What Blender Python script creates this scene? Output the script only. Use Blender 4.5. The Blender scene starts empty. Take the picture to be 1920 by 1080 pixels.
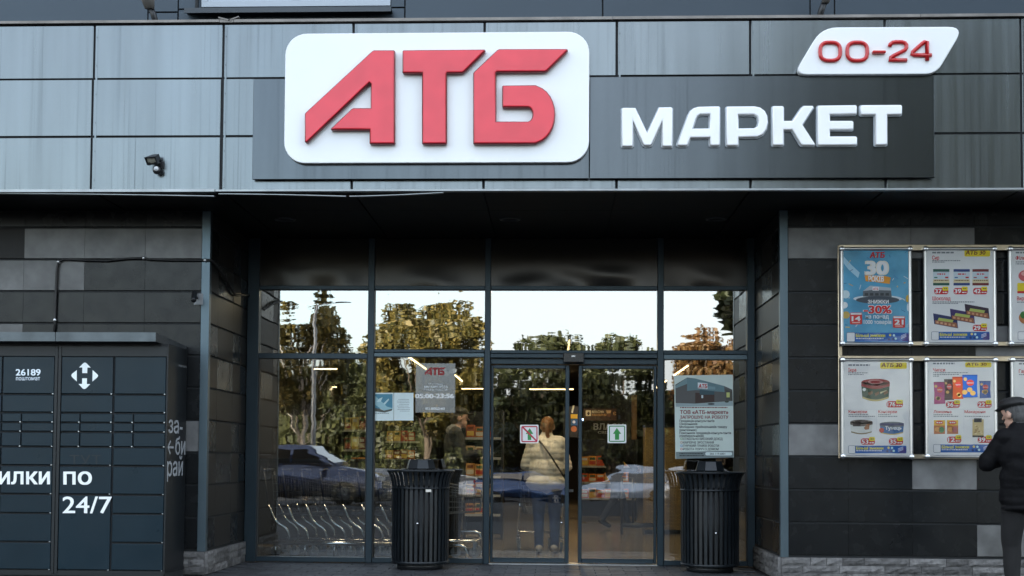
import bpy, bmesh, math, random
import numpy as np
from mathutils import Matrix, Vector

SC = bpy.context.scene
COL = SC.collection
R = math.radians
PI = math.pi

# ------------------------------------------------------------------ camera
CAM_POS = Vector((0.0, -12.0, 1.1313))
YAW, PITCH, ROLL = 0.0411, 0.0412, 0.0066
F_PX, CX, CY = 2360.0, 942.8, 762.0          # in the 1920 x 1080 photograph
def _cam_axes():
    def back(d):
        c, s = math.cos(ROLL), math.sin(ROLL); d = (c*d[0]-s*d[2], d[1], s*d[0]+c*d[2])
        c, s = math.cos(PITCH), math.sin(PITCH); d = (d[0], c*d[1]-s*d[2], s*d[1]+c*d[2])
        c, s = math.cos(YAW), math.sin(YAW); d = (c*d[0]-s*d[1], s*d[0]+c*d[1], d[2])
        return Vector(d)
    return back((1, 0, 0)), back((0, 1, 0)), back((0, 0, 1))
C_R, C_F, C_U = _cam_axes()
cam_data = bpy.data.cameras.new('camera')
cam_data.sensor_width = 36.0
cam_data.lens = F_PX / 1920.0 * 36.0
cam_data.shift_x = (960.0 - CX) / 1920.0
cam_data.shift_y = (CY - 540.0) / 1920.0
cam_data.clip_start = 0.1
cam_data.clip_end = 3000.0
cam = bpy.data.objects.new('camera', cam_data); COL.objects.link(cam)
_m = Matrix.Identity(4)
for i in range(3):
    _m[i][0] = C_R[i]; _m[i][1] = C_U[i]; _m[i][2] = -C_F[i]; _m[i][3] = CAM_POS[i]
cam.matrix_world = _m
SC.camera = cam

# ------------------------------------------------------------------ sky, sun, exposure
SUN_EL, SUN_AZ = 16.5, -24.0        # sun stands behind the shop, a little to the left (azimuth from +Y towards +X)
world = bpy.data.worlds.new('World'); SC.world = world; world.use_nodes = True
_nt = world.node_tree; _bg = _nt.nodes['Background']
_sky = _nt.nodes.new('ShaderNodeTexSky'); _sky.sky_type = 'NISHITA'; _sky.sun_disc = False
_sky.sun_elevation = R(SUN_EL); _sky.sun_rotation = R(SUN_AZ % 360)
_sky.air_density = 1.0; _sky.dust_density = 3.5; _sky.ozone_density = 1.0
# thin broken cloud all over the sky
_tc0 = _nt.nodes.new('ShaderNodeTexCoord'); _mp0 = _nt.nodes.new('ShaderNodeMapping'); _mp0.inputs['Scale'].default_value = (2.2, 2.2, 5.0)
_cn = _nt.nodes.new('ShaderNodeTexNoise'); _cn.inputs['Scale'].default_value = 1.6; _cn.inputs['Detail'].default_value = 7.0; _cn.inputs['Roughness'].default_value = 0.58
_cr = _nt.nodes.new('ShaderNodeMapRange'); _cr.inputs[1].default_value = 0.36; _cr.inputs[2].default_value = 0.66; _cr.inputs[3].default_value = 0.22; _cr.inputs[4].default_value = 0.85
_cm = _nt.nodes.new('ShaderNodeMix'); _cm.data_type = 'RGBA'; _cm.inputs[7].default_value = (2.75, 2.80, 2.85, 1)
_nt.links.new(_tc0.outputs['Generated'], _mp0.inputs[0]); _nt.links.new(_mp0.outputs[0], _cn.inputs[0]); _nt.links.new(_cn.outputs[0], _cr.inputs[0]); _nt.links.new(_cr.outputs[0], _cm.inputs[0])
_nt.links.new(_sky.outputs[0], _cm.inputs[6]); _nt.links.new(_cm.outputs[2], _bg.inputs[0]); _bg.inputs[1].default_value = 0.15
sun_d = bpy.data.lights.new('sun', 'SUN'); sun_d.energy = 4.0; sun_d.angle = R(0.5); sun_d.color = (1.0, 0.90, 0.76)
sun = bpy.data.objects.new('sun', sun_d); COL.objects.link(sun)
_d = Vector((math.sin(R(SUN_AZ))*math.cos(R(SUN_EL)), math.cos(R(SUN_AZ))*math.cos(R(SUN_EL)), math.sin(R(SUN_EL))))
sun.rotation_euler = _d.to_track_quat('Z', 'Y').to_euler()
sun.location = (0, 0, 30)
SC.view_settings.view_transform = 'Standard'; SC.view_settings.look = 'None'
SC.view_settings.exposure = 2.8; SC.view_settings.gamma = 1.0; SC.view_settings.use_curve_mapping = False
SC.render.engine = 'CYCLES'
SC.cycles.max_bounces = 10; SC.cycles.transparent_max_bounces = 24
SC.cycles.glossy_bounces = 5; SC.cycles.diffuse_bounces = 4
SC.cycles.sample_clamp_indirect = 6.0
SC.cycles.caustics_reflective = False; SC.cycles.caustics_refractive = False

# ------------------------------------------------------------------ helpers
def U(px, py, Y):
    """point of the plane Y that shows at a pixel of the photograph: (X, Z)"""
    d = C_R*((px-CX)/F_PX) + C_F + C_U*(-(py-CY)/F_PX)
    t = (Y-CAM_POS.y)/d.y
    return CAM_POS.x+t*d.x, CAM_POS.z+t*d.z

def empty(name, loc=(0, 0, 0), rz=0.0, label=None, cat=None, group=None, parent=None, kind=None):
    o = bpy.data.objects.new(name, None); COL.objects.link(o)
    o.empty_display_size = 0.2
    o.location = loc; o.rotation_euler = (0, 0, rz)
    if parent is not None:
        o.parent = parent; o.matrix_parent_inverse = wmat(parent).inverted()
    return tag(o, label, cat, group, kind)

def tag(o, label=None, cat=None, group=None, kind=None):
    if label: o['label'] = label
    if cat: o['category'] = cat
    if group: o['group'] = group
    if kind: o['kind'] = kind
    return o

def wmat(o):
    m = Matrix.LocRotScale(o.location, o.rotation_euler, o.scale)
    if o.parent: m = wmat(o.parent) @ o.matrix_parent_inverse @ m
    return m

def link(o, parent=None, glob=True):
    COL.objects.link(o)
    if parent is not None:
        o.parent = parent
        if glob: o.matrix_parent_inverse = wmat(parent).inverted()
    return o

class MB:
    """collects shapes, builds one mesh object"""
    def __init__(s): s.v = []; s.f = []; s.m = []; s.smooth = []
    def add(s, vs, fs, m=0, sm=False):
        n = len(s.v); s.v += [tuple(p) for p in vs]
        for f in fs: s.f.append([i+n for i in f]); s.m.append(m); s.smooth.append(sm)
        return s
    def box(s, x0, x1, y0, y1, z0, z1, m=0, ch=0.0):
        if x0 > x1: x0, x1 = x1, x0
        if y0 > y1: y0, y1 = y1, y0
        if z0 > z1: z0, z1 = z1, z0
        if ch <= 0:
            vs = [(x, y, z) for z in (z0, z1) for y in (y0, y1) for x in (x0, x1)]
            return s.add(vs, [(0,2,3,1), (4,5,7,6), (0,1,5,4), (2,6,7,3), (0,4,6,2), (1,3,7,5)], m)
        bm = bmesh.new(); bmesh.ops.create_cube(bm, size=1.0)
        bmesh.ops.scale(bm, vec=(x1-x0, y1-y0, z1-z0), verts=bm.verts)
        bmesh.ops.translate(bm, vec=((x0+x1)/2, (y0+y1)/2, (z0+z1)/2), verts=bm.verts)
        bmesh.ops.bevel(bm, geom=bm.edges[:], offset=ch, segments=1, affect='EDGES')
        return s.bm(bm, m)
    def bm(s, bm, m=0, sm=False):
        bm.verts.index_update()
        s.add([v.co[:] for v in bm.verts], [[v.index for v in f.verts] for f in bm.faces], m, sm); bm.free(); return s
    def obox(s, c, half, rot, m=0):
        M = rot.to_matrix() if hasattr(rot, 'to_matrix') else rot
        vs = [Vector(c)+M @ Vector((half[0]*a, half[1]*b, half[2]*d)) for d in (-1, 1) for b in (-1, 1) for a in (-1, 1)]
        return s.add([v[:] for v in vs], [(0,2,3,1), (4,5,7,6), (0,1,5,4), (2,6,7,3), (0,4,6,2), (1,3,7,5)], m)
    def tube(s, pts, r, n=8, m=0, caps=True, closed=False):
        pts = [Vector(p) for p in pts]; N = len(pts); rs = r if isinstance(r, (list, tuple)) else [r]*N
        rings = []; prev = None
        for i, p in enumerate(pts):
            a = pts[i-1] if (i > 0 or closed) else p
            b = pts[(i+1) % N] if (i < N-1 or closed) else p
            t = (b-a).normalized() if (b-a).length > 1e-9 else Vector((0, 0, 1))
            if prev is None:
                u = t.cross(Vector((0, 0, 1)))
                if u.length < 1e-3: u = t.cross(Vector((0, 1, 0)))
            else: u = prev - t*prev.dot(t)
            u.normalize(); w = t.cross(u); prev = u
            rings.append([p+(u*math.cos(2*PI*k/n)+w*math.sin(2*PI*k/n))*rs[i] for k in range(n)])
        vs = [q[:] for rg in rings for q in rg]; fs = []
        for i in range(N if closed else N-1):
            for k in range(n):
                j = (i+1) % N
                fs.append((i*n+k, i*n+(k+1) % n, j*n+(k+1) % n, j*n+k))
        if caps and not closed: fs.append(tuple(range(n-1, -1, -1))); fs.append(tuple((N-1)*n+k for k in range(n)))
        return s.add(vs, fs, m, True)
    def lathe(s, prof, n=24, c=(0, 0, 0), axis='Z', m=0, sm=True, sweep=None):
        vs = []; fs = []; P = len(prof)
        for k in range(n):
            a = 2*PI*k/n
            for r, h in prof:
                x, y, z = r*math.cos(a), r*math.sin(a), h
                if axis == 'X': x, y, z = z, x, y
                elif axis == 'Y': x, y, z = x, z, y
                vs.append((x+c[0], y+c[1], z+c[2]))
        for k in range(n):
            k2 = (k+1) % n
            for i in range(P-1): fs.append((k*P+i, k2*P+i, k2*P+i+1, k*P+i+1))
        return s.add(vs, fs, m, sm)
    def prism(s, poly, y0, y1, m=0, T=None):
        """poly in (x, z), extruded along Y"""
        n = len(poly); vs = [(x, y0, z) for x, z in poly]+[(x, y1, z) for x, z in poly]
        if T: vs = [T(v) for v in vs]
        ar = sum(poly[i][0]*poly[(i+1) % n][1]-poly[(i+1) % n][0]*poly[i][1] for i in range(n))
        fr = list(range(n)); bk = [i+n for i in range(n)][::-1]
        sd = [(i, i+n, (i+1) % n+n, (i+1) % n) for i in range(n)]
        fs = [fr, bk]+sd
        if ar < 0: fs = [f[::-1] for f in fs]
        return s.add(vs, fs, m)
    def mesh(s, name, mats):
        me = bpy.data.meshes.new(name); me.from_pydata(s.v, [], s.f)
        for mt in (mats if isinstance(mats, (list, tuple)) else [mats]): me.materials.append(mt)
        me.polygons.foreach_set('material_index', s.m); me.polygons.foreach_set('use_smooth', s.smooth)
        me.update(); return me
    def build(s, name, mats, parent=None, glob=True):
        return link(bpy.data.objects.new(name, s.mesh(name, mats)), parent, glob)

def copy_tree(o, parent=None):
    c = o.copy(); COL.objects.link(c); c.parent = parent
    for ch in [x for x in bpy.data.objects if x.parent == o]: copy_tree(ch, c)
    return c

def bevel(o, w, seg=2, ang=35):
    md = o.modifiers.new('bevel', 'BEVEL'); md.width = w; md.segments = seg; md.limit_method = 'ANGLE'; md.angle_limit = R(ang)
    return o

def solid_curve(loops, depth, bev=0.0, seg=2, grow=0.0):
    """filled outline(s) in the X-Z plane; front face looks to -Y; returns a mesh centred on Y = 0"""
    c = bpy.data.curves.new('outline', 'CURVE'); c.dimensions = '2D'; c.fill_mode = 'BOTH'
    c.extrude = max(depth/2-bev, 0.0001); c.bevel_depth = bev; c.bevel_resolution = seg; c.offset = grow-bev
    for lp in loops:
        sp = c.splines.new('POLY'); sp.points.add(len(lp)-1); sp.use_cyclic_u = True
        for p, (x, z) in zip(sp.points, lp): p.co = (x, z, 0, 1)
    o = bpy.data.objects.new('outline', c); me = bpy.data.meshes.new_from_object(o)
    bpy.data.objects.remove(o); bpy.data.curves.remove(c)
    for v in me.vertices: x, y, z = v.co; v.co = (x, -z, y)
    me.update(); return me

def text_mesh(s, depth=0.0, bev=0.0, offset=0.0, space=1.0):
    c = bpy.data.curves.new('text', 'FONT'); c.body = s; c.size = 1; c.offset = offset; c.space_character = space
    c.extrude = depth; c.bevel_depth = bev; c.bevel_resolution = 1; c.resolution_u = 4
    o = bpy.data.objects.new('text', c); me = bpy.data.meshes.new_from_object(o)
    bpy.data.objects.remove(o); bpy.data.curves.remove(c); return me

# ------------------------------------------------------------------ materials
MATS = {}
def mat(name, col, rough=0.5, metal=0.0, var=0.0, scale=4.0, stretch=(1, 1, 1), rand=0.0, bump=0.0, bscale=60.0, bstretch=(1, 1, 1),
        spec=0.5, coat=0.0, emit=None, estr=0.0, streak=0.0, island=0.0, col2=None, subs=0.0, rvar=0.0, trans=0.0, sheen=0.0, evar=0.0):
    if name in MATS: return MATS[name]
    m = bpy.data.materials.new(name); m.use_nodes = True; nt = m.node_tree; N = nt.nodes; L = nt.links
    b = N['Principled BSDF']
    b.inputs['Base Color'].default_value = (*col, 1); b.inputs['Roughness'].default_value = rough
    b.inputs['Metallic'].default_value = metal; b.inputs['Specular IOR Level'].default_value = spec
    b.inputs['Coat Weight'].default_value = coat; b.inputs['Coat Roughness'].default_value = 0.08
    if emit: b.inputs['Emission Color'].default_value = (*emit, 1); b.inputs['Emission Strength'].default_value = estr
    if sheen: b.inputs['Sheen Weight'].default_value = sheen
    geo = None
    def pos():
        nonlocal geo
        if geo is None: geo = N.new('ShaderNodeNewGeometry')
        return geo
    def noise(sc, st, detail=5.0, dist=0.0):
        mp = N.new('ShaderNodeMapping'); mp.inputs['Scale'].default_value = st
        L.new(pos().outputs['Position'], mp.inputs['Vector'])
        n = N.new('ShaderNodeTexNoise'); n.inputs['Scale'].default_value = sc; n.inputs['Detail'].default_value = detail
        n.inputs['Distortion'].default_value = dist
        L.new(mp.outputs[0], n.inputs['Vector']); return n.outputs['Fac']
    def math_(op, a, b2):
        n = N.new('ShaderNodeMath'); n.operation = op
        for i, q in enumerate((a, b2)):
            if isinstance(q, (int, float)): n.inputs[i].default_value = q
            else: L.new(q, n.inputs[i])
        return n.outputs[0]
    def ramp(src, lo, hi, a, b2):
        n = N.new('ShaderNodeMapRange'); L.new(src, n.inputs[0]); n.clamp = True
        for i, q in zip((1, 2, 3, 4), (lo, hi, a, b2)): n.inputs[i].default_value = q
        return n.outputs[0]
    fac = None
    def mul(src):
        nonlocal fac
        fac = src if fac is None else math_('MULTIPLY', fac, src)
    if var: mul(ramp(noise(scale, stretch), 0.3, 0.7, 1-var, 1+var))
    if rand:
        oi = N.new('ShaderNodeObjectInfo'); mul(ramp(oi.outputs['Random'], 0, 1, 1-rand, 1+rand))
    if island: mul(ramp(pos().outputs['Random Per Island'], 0, 1, 1-island, 1+island))
    if streak:
        mul(ramp(noise(1.0, (26, 26, 0.35), 6.0), 0.55, 0.75, 1.0, 1-streak)); mul(ramp(noise(1.0, (75, 75, 0.22), 2.0), 0.60, 0.70, 1.0, 1-streak*1.3))
        mul(ramp(noise(1.0, (5, 5, 0.5), 3.0), 0.35, 0.7, 1+streak*0.25, 1-streak*0.35))
    src = None
    if col2 is not None:
        mx = N.new('ShaderNodeMix'); mx.data_type = 'RGBA'
        mx.inputs[6].default_value = (*col, 1); mx.inputs[7].default_value = (*col2, 1)
        if island: L.new(pos().outputs['Random Per Island'], mx.inputs[0])
        else: L.new(ramp(noise(scale*0.7, stretch, 6.0), 0.38, 0.62, 0, 1), mx.inputs[0])
        src = mx.outputs[2]
    if fac is not None:
        vm = N.new('ShaderNodeVectorMath'); vm.operation = 'SCALE'
        if src is None: vm.inputs[0].default_value = col
        else: L.new(src, vm.inputs[0])
        L.new(fac, vm.inputs['Scale']); src = vm.outputs[0]
    if src is not None: L.new(src, b.inputs['Base Color'])
    if evar: L.new(ramp(noise(6.5, (1, 1, 1), 1.0), 0.38, 0.68, estr*(1-evar), estr*(1+evar)), b.inputs['Emission Strength'])
    if rvar: L.new(ramp(noise(scale*1.7, stretch, 4.0), 0.3, 0.7, rough-rvar, rough+rvar), b.inputs['Roughness'])
    if bump:
        bp = N.new('ShaderNodeBump'); bp.inputs['Strength'].default_value = 1.0; bp.inputs['Distance'].default_value = bump
        L.new(noise(bscale, bstretch, 4.0), bp.inputs['Height']); L.new(bp.outputs[0], b.inputs['Normal'])
    if trans:
        tr = N.new('ShaderNodeBsdfTranslucent'); mx2 = N.new('ShaderNodeMixShader'); mx2.inputs[0].default_value = trans
        if src is not None: L.new(src, tr.inputs[0])
        else: tr.inputs[0].default_value = (*col, 1)
        L.new(b.outputs[0], mx2.inputs[1]); L.new(tr.outputs[0], mx2.inputs[2]); L.new(mx2.outputs[0], N['Material Output'].inputs[0])
    MATS[name] = m; return m

def glass_mat(name, refl, tint=(0.9, 0.93, 0.92), wave=0.0006, wst=(1.2, 1.0, 6.0), rough=0.009):
    if name in MATS: return MATS[name]
    m = bpy.data.materials.new(name); m.use_nodes = True; nt = m.node_tree; N = nt.nodes; L = nt.links
    N.remove(N['Principled BSDF'])
    tr = N.new('ShaderNodeBsdfTransparent'); tr.inputs[0].default_value = (*tint, 1)
    gl = N.new('ShaderNodeBsdfGlossy'); gl.inputs[0].default_value = (0.97, 0.99, 1.0, 1); gl.inputs['Roughness'].default_value = rough
    geo = N.new('ShaderNodeNewGeometry'); mp = N.new('ShaderNodeMapping'); mp.inputs['Scale'].default_value = wst
    L.new(geo.outputs['Position'], mp.inputs[0])
    n = N.new('ShaderNodeTexNoise'); n.inputs['Scale'].default_value = 1.0; n.inputs['Detail'].default_value = 2.0; n.inputs['Roughness'].default_value = 0.4
    L.new(mp.outputs[0], n.inputs[0])
    bp = N.new('ShaderNodeBump'); bp.inputs['Strength'].default_value = 1.0; bp.inputs['Distance'].default_value = wave
    L.new(n.outputs[0], bp.inputs['Height']); L.new(bp.outputs[0], gl.inputs['Normal'])
    lw = N.new('ShaderNodeFresnel'); lw.inputs[0].default_value = 1.45
    mr = N.new('ShaderNodeMapRange'); mr.inputs[1].default_value = 0.035; mr.inputs[2].default_value = 1.0
    mr.inputs[3].default_value = refl; mr.inputs[4].default_value = 1.0; L.new(lw.outputs[0], mr.inputs[0])
    mx = N.new('ShaderNodeMixShader'); L.new(mr.outputs[0], mx.inputs[0]); L.new(tr.outputs[0], mx.inputs[1]); L.new(gl.outputs[0], mx.inputs[2])
    L.new(mx.outputs[0], N['Material Output'].inputs[0]); MATS[name] = m; return m

def flat(c, rough=0.55):
    """printed colour, sRGB 0-255"""
    l = tuple(((v/255)/12.92 if v/255 <= 0.04045 else (((v/255)+0.055)/1.055)**2.4) for v in c)
    return mat('print_%02x%02x%02x' % tuple(c), tuple(min(x*1.12, 0.88) for x in l), rough, var=0.04, scale=12)

def BOLD(b): return [(0.0, 0.0)] if b <= 0 else [(0.0, 0.0), (b, b*0.6), (-b, b*0.6), (b, -b*0.6), (-b, -b*0.6)]

class Painter:
    """flat print on a vertical sheet; coordinates are read off an enlarged crop of the photograph"""
    def __init__(s, Y, ox, oy, k, step=0.0007): s.Y = Y; s.ox = ox; s.oy = oy; s.k = k; s.step = step; s.mb = MB(); s.cols = []
    def idx(s, c):
        if c not in s.cols: s.cols.append(c)
        return s.cols.index(c)
    def pt(s, x, y): return U(s.ox+x/s.k, s.oy+y/s.k, s.Y)
    def poly(s, pts, c, layer=1):
        q = [s.pt(*p) for p in pts]; y = s.Y-s.step*layer
        n = len(q); ar = sum(q[i][0]*q[(i+1) % n][1]-q[(i+1) % n][0]*q[i][1] for i in range(n))
        s.mb.add([(a, y, b) for a, b in q], [list(range(n)) if ar > 0 else list(range(n))[::-1]], s.idx(c)); return s
    def rect(s, x0, y0, x1, y1, c, layer=1): return s.poly([(x0, y0), (x1, y0), (x1, y1), (x0, y1)], c, layer)
    def rrect(s, x0, y0, x1, y1, r, c, layer=1): return s.poly(rrect_pts(x0, y0, x1, y1, r), c, layer)
    def disc(s, x, y, r, c, layer=1, ry=None, n=20):
        return s.poly([(x+r*math.cos(2*PI*k/n), y+(ry or r)*math.sin(2*PI*k/n)) for k in range(n)], c, layer)
    def ring(s, x0, y0, x1, y1, r, w, c, layer=1):
        a = rrect_pts(x0, y0, x1, y1, r); b = rrect_pts(x0+w, y0+w, x1-w, y1-w, max(r-w, 1))
        n = len(a)
        for i in range(n): s.poly([a[i], a[(i+1) % n], b[(i+1) % n], b[i]], c, layer)
        return s
    def text(s, t, x0, x1, yb, yt, c, layer=2, bold=0.0, slant=0.0):
        """fits the words into x0..x1 and baseline yb / top yt"""
        me = text_mesh(t); vs = [v.co for v in me.vertices]
        if not vs: return s
        ax, bx = min(v.x for v in vs), max(v.x for v in vs); top = 0.73
        fs = [list(p.vertices) for p in me.polygons]
        for n, (du, dv) in enumerate(BOLD(bold)):        # heavier weight: the outline laid down a few times, slightly apart
            y = s.Y-s.step*layer-0.00007*n; out = []
            for v in vs:
                px = x0+(v.x+du-ax)/(bx-ax)*(x1-x0); py = yb-((v.y+dv)/top)*(yb-yt); px += slant*(yb-py)
                a, b = s.pt(px, py); out.append((a, y, b))
            s.mb.add(out, fs, s.idx(c))
        bpy.data.meshes.remove(me); return s
    def scribble(s, x0, x1, y, h, c, layer=2, seed=0):
        """a line of print too small to read: short dashes"""
        rnd = random.Random(seed+int(x0*7+y*13)); x = x0
        while x < x1:
            w = rnd.uniform(2.0, 6.5)*h/2.4; s.rect(x, y-h/2, min(x+w, x1), y+h/2, c, layer); x += w+h*0.55
        return s
    def build(s, name, parent, rough=0.5): return s.mb.build(name, [flat(c, rough) for c in s.cols], parent)

def rrect_pts(x0, y0, x1, y1, r, n=5):
    out = []
    for cx, cy, a0 in ((x1-r, y0+r, -90), (x1-r, y1-r, 0), (x0+r, y1-r, 90), (x0+r, y0+r, 180)):
        for k in range(n+1):
            a = R(a0+90*k/n); out.append((cx+r*math.cos(a), cy+r*math.sin(a)))
    return out
# ------------------------------------------------------------------ shared materials
random.seed(7)
M_FASCIA = mat('fascia_metal', (0.146, 0.165, 0.175), 0.25, 0.95, var=0.025, scale=1.0, stretch=(9, 9, 0.3), rand=0.04, streak=0.26, bump=0.0010, bscale=1.6, rvar=0.025)
M_BOARD = mat('sign_board_metal', (0.078, 0.089, 0.098), 0.22, 0.95, var=0.04, scale=1.0, stretch=(7, 7, 0.3), streak=0.20, bump=0.0008, bscale=1.3)
M_TRIM = mat('pale_trim_metal', (0.30, 0.32, 0.33), 0.4, 0.8, var=0.15, scale=6, bump=0.002, bscale=6)
M_DARK = mat('joint_black', (0.012, 0.014, 0.016), 0.8)
M_TILE = mat('dark_cladding_tile', (0.0080, 0.0092, 0.0103), 0.25, var=0.17, scale=4, rand=0.16, bump=0.0004, bscale=8, rvar=0.06, spec=0.27)
M_TILE2 = mat('mottled_grey_tile', (0.088, 0.089, 0.088), 0.4, var=0.20, scale=6, rand=0.10, bump=0.0004, bscale=10, col2=(0.135, 0.136, 0.136))
M_TILE3 = mat('brown_grey_tile', (0.012, 0.011, 0.0105), 0.42, var=0.16, scale=5, stretch=(6, 6, 0.6), rand=0.10, bump=0.0004, bscale=8, spec=0.2)
M_POST = mat('corner_post_metal', (0.085, 0.12, 0.142), 0.35, 0.6, var=0.06, scale=3)
M_FRAME = mat('glazing_frame_metal', (0.024, 0.041, 0.054), 0.36, 0.45, var=0.08, scale=4)
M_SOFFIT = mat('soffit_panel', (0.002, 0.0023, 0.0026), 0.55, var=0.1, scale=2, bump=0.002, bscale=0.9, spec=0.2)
M_SPAN = mat('spandrel_metal', (0.035, 0.033, 0.031), 0.22, 0.8, var=0.1, scale=3)
M_UPPER = mat('upper_wall_metal', (0.032, 0.047, 0.062), 0.4, 0.4, var=0.06, scale=0.8, rand=0.05, bump=0.0008, bscale=1.0)
M_STONE = mat('split_stone', (0.115, 0.112, 0.11), 0.85, var=0.30, scale=22, rand=0.40, bump=0.012, bscale=28)
M_STEEL = mat('chrome_steel', (0.62, 0.63, 0.64), 0.16, 1.0)
M_ALU = mat('aluminium', (0.62, 0.63, 0.64), 0.3, 1.0, var=0.05, scale=9)
M_WHITE = mat('white_sign_acrylic', (0.80, 0.82, 0.83), 0.32, var=0.02, scale=2, coat=0.25, emit=(0.92, 0.97, 1.0), estr=0.002)  # faint emission added to lift the white
M_RED = mat('red_sign_acrylic', (0.46, 0.012, 0.028), 0.38, var=0.06, scale=2.6, coat=0.3, emit=(1.0, 0.08, 0.13), estr=0.036, evar=0.18)
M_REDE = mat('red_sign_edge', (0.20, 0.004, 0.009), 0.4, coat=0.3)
M_RED2 = mat('red_numeral_acrylic', (0.48, 0.010, 0.012), 0.25, coat=0.4)
M_LETW = mat('white_letter_acrylic', (0.78, 0.80, 0.82), 0.3, var=0.03, scale=7, coat=0.3, emit=(0.92, 0.97, 1.0), estr=0.01)  # added glow brightens the white letters beyond their daylight tone
M_GLASS = glass_mat('window_glass', 0.23, (0.70, 0.76, 0.78), 0.0006, (0.9, 1.0, 5.5))
M_GLASSU = glass_mat('coated_transom_glass', 0.33, (0.30, 0.33, 0.33), 0.0007, (1.3, 1.0, 6.5))
M_CLEAR = glass_mat('inner_glass_face', 0.03, (0.98, 0.99, 0.985), 0.0)

YG = 1.56
XL, XR = -3.345, 2.137          # corners of the recess
ZS = 3.511                      # soffit
ROW = [0.229+0.3117*k for k in range(11)]

# ------------------------------------------------------------------ the ground
def ground():
    xs = sorted(set([-1500, -400, -120]+list(range(-60, 61, 6))+[120, 400, 1500]))
    ys = [1500, 400, 100, 30, 5, -6, -10, -14, -18, -22, -26, -30, -34, -38, -42, -46, -52, -60, -80, -150, -400, -1500]
    def h(y): t = min(max((-14-y)/30, 0), 1); return -0.012-0.95*t*t*(3-2*t)
    mb = MB(); W = len(xs)
    mb.add([(x, y, h(y)) for y in ys for x in xs], [(j*W+i, (j+1)*W+i, (j+1)*W+i+1, j*W+i+1) for j in range(len(ys)-1) for i in range(W-1)])
    o = mb.build('ground', mat('asphalt', (0.034, 0.035, 0.037), 0.95, var=0.18, scale=0.6, bump=0.004, bscale=60, spec=0.1))
    tag(o, kind='structure')
    p = MB().box(-14, 14, -7.0, -0.25, -0.03, -0.0045); p.box(-14, XL-0.2, -0.25, 0.2, -0.03, -0.0045); p.box(XR+0.2, 14, -0.25, 0.2, -0.03, -0.0045)
    p.box(-14, 14, -7.15, -7.0, -0.2, -0.001)
    pv = p.build('pavement', mat('paving_far', (0.042, 0.044, 0.047), 0.85, var=0.2, scale=5, bump=0.003, bscale=14, spec=0.15)); tag(pv, kind='structure')
    # paving slabs in front of the door, one by one
    bed = MB().box(XL-0.2, XR+0.2, -0.25, YG+0.02, -0.06, -0.0145).build('paving_bed', mat('paving_joint', (0.03, 0.03, 0.031), 0.9), pv)
    M_PAV = mat('paver', (0.042, 0.045, 0.050), 0.62, var=0.18, scale=9, rand=0.30, bump=0.0015, bscale=45, rvar=0.08)
    PW, PH, g = 0.30, 0.15, 0.007
    me = tile_mesh(PW-g, PH-g, 0.03, 0.004, M_PAV, flatz=True)
    mh = tile_mesh(PW/2-g, PH-g, 0.03, 0.004, M_PAV, flatz=True)
    rnd = random.Random(3); n = 0
    j = 0; y = YG-PH/2-0.005
    while y > -0.2:
        x = XL+0.01+(PW/2 if j % 2 == 0 else 0)
        if j % 2 == 1:
            pass
        while x < XR:
            if x+PW <= XR+0.02:
                o = bpy.data.objects.new('paver', me); o.location = (x+PW/2, y, -0.002+rnd.uniform(-0.003, 0.002)); o.rotation_euler = (rnd.uniform(-.006, .006), rnd.uniform(-.006, .006), 0)
                link(o, pv, False); n += 1
            x += PW
        j += 1; y -= PH

def tile_mesh(w, h, t, ch, m, flatz=False):
    """slab with chamfered face; looks to -Y (or up with flatz), centred on the face"""
    a, b = w/2, h/2
    ring = lambda x, z, y: [(-x, y, -z), (x, y, -z), (x, y, z), (-x, y, z)]
    vs = ring(a, b, t)+ring(a, b, ch)+ring(a-ch, b-ch, 0)
    fs = [(0, 1, 5, 4), (1, 2, 6, 5), (2, 3, 7, 6), (3, 0, 4, 7), (4, 5, 9, 8), (5, 6, 10, 9), (6, 7, 11, 10), (7, 4, 8, 11), (8, 9, 10, 11)]
    if flatz: vs = [(x, z, -y) for x, y, z in vs]
    me = bpy.data.meshes.new('slab'); me.from_pydata(vs, [], fs); me.materials.append(m); me.update(); return me

_tc = {}
def slab(name, parent, x, y, z, w, h, t, ch, m, rz=0.0):
    k = (round(w, 3), round(h, 3), t, ch, m.name)
    if k not in _tc: _tc[k] = tile_mesh(w, h, t, ch, m)
    o = bpy.data.objects.new(name, _tc[k]); o.location = (x, y, z); o.rotation_euler = (0, 0, rz)
    return link(o, parent)

ground()

# ------------------------------------------------------------------ the shop building
B = empty('shop_building', (0, 0, 0), label='dark tiled supermarket building with glazed entrance under a grey metal fascia', cat='building')
M_CORE = mat('core_render', (0.06, 0.065, 0.07), 0.8)
core = MB()
core.box(-34, -5.2, 0.03, 27, -0.3, 3.62); core.box(-5.2, XL-0.02, 0.03, 0.30, -0.3, 3.62); core.box(XL-0.22, XL-0.02, 0.30, YG+0.12, -0.3, 3.62)
core.box(XR+0.02, XR+0.22, 0.30, YG+0.12, -0.3, 3.62); core.box(XR+0.02, 4.6, 0.03, 0.30, -0.3, 3.62); core.box(4.6, 34, 0.03, 27, -0.3, 3.62)
core.box(-5.2, 4.6, 24.0, 27, -0.3, 3.62); core.box(-34, 34, 0.10, 27, 3.63, 26.0)
core.box(-34.2, 34.2, 0.04, 27.2, 26.0, 26.3)
core.build('core', M_CORE, B)
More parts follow.
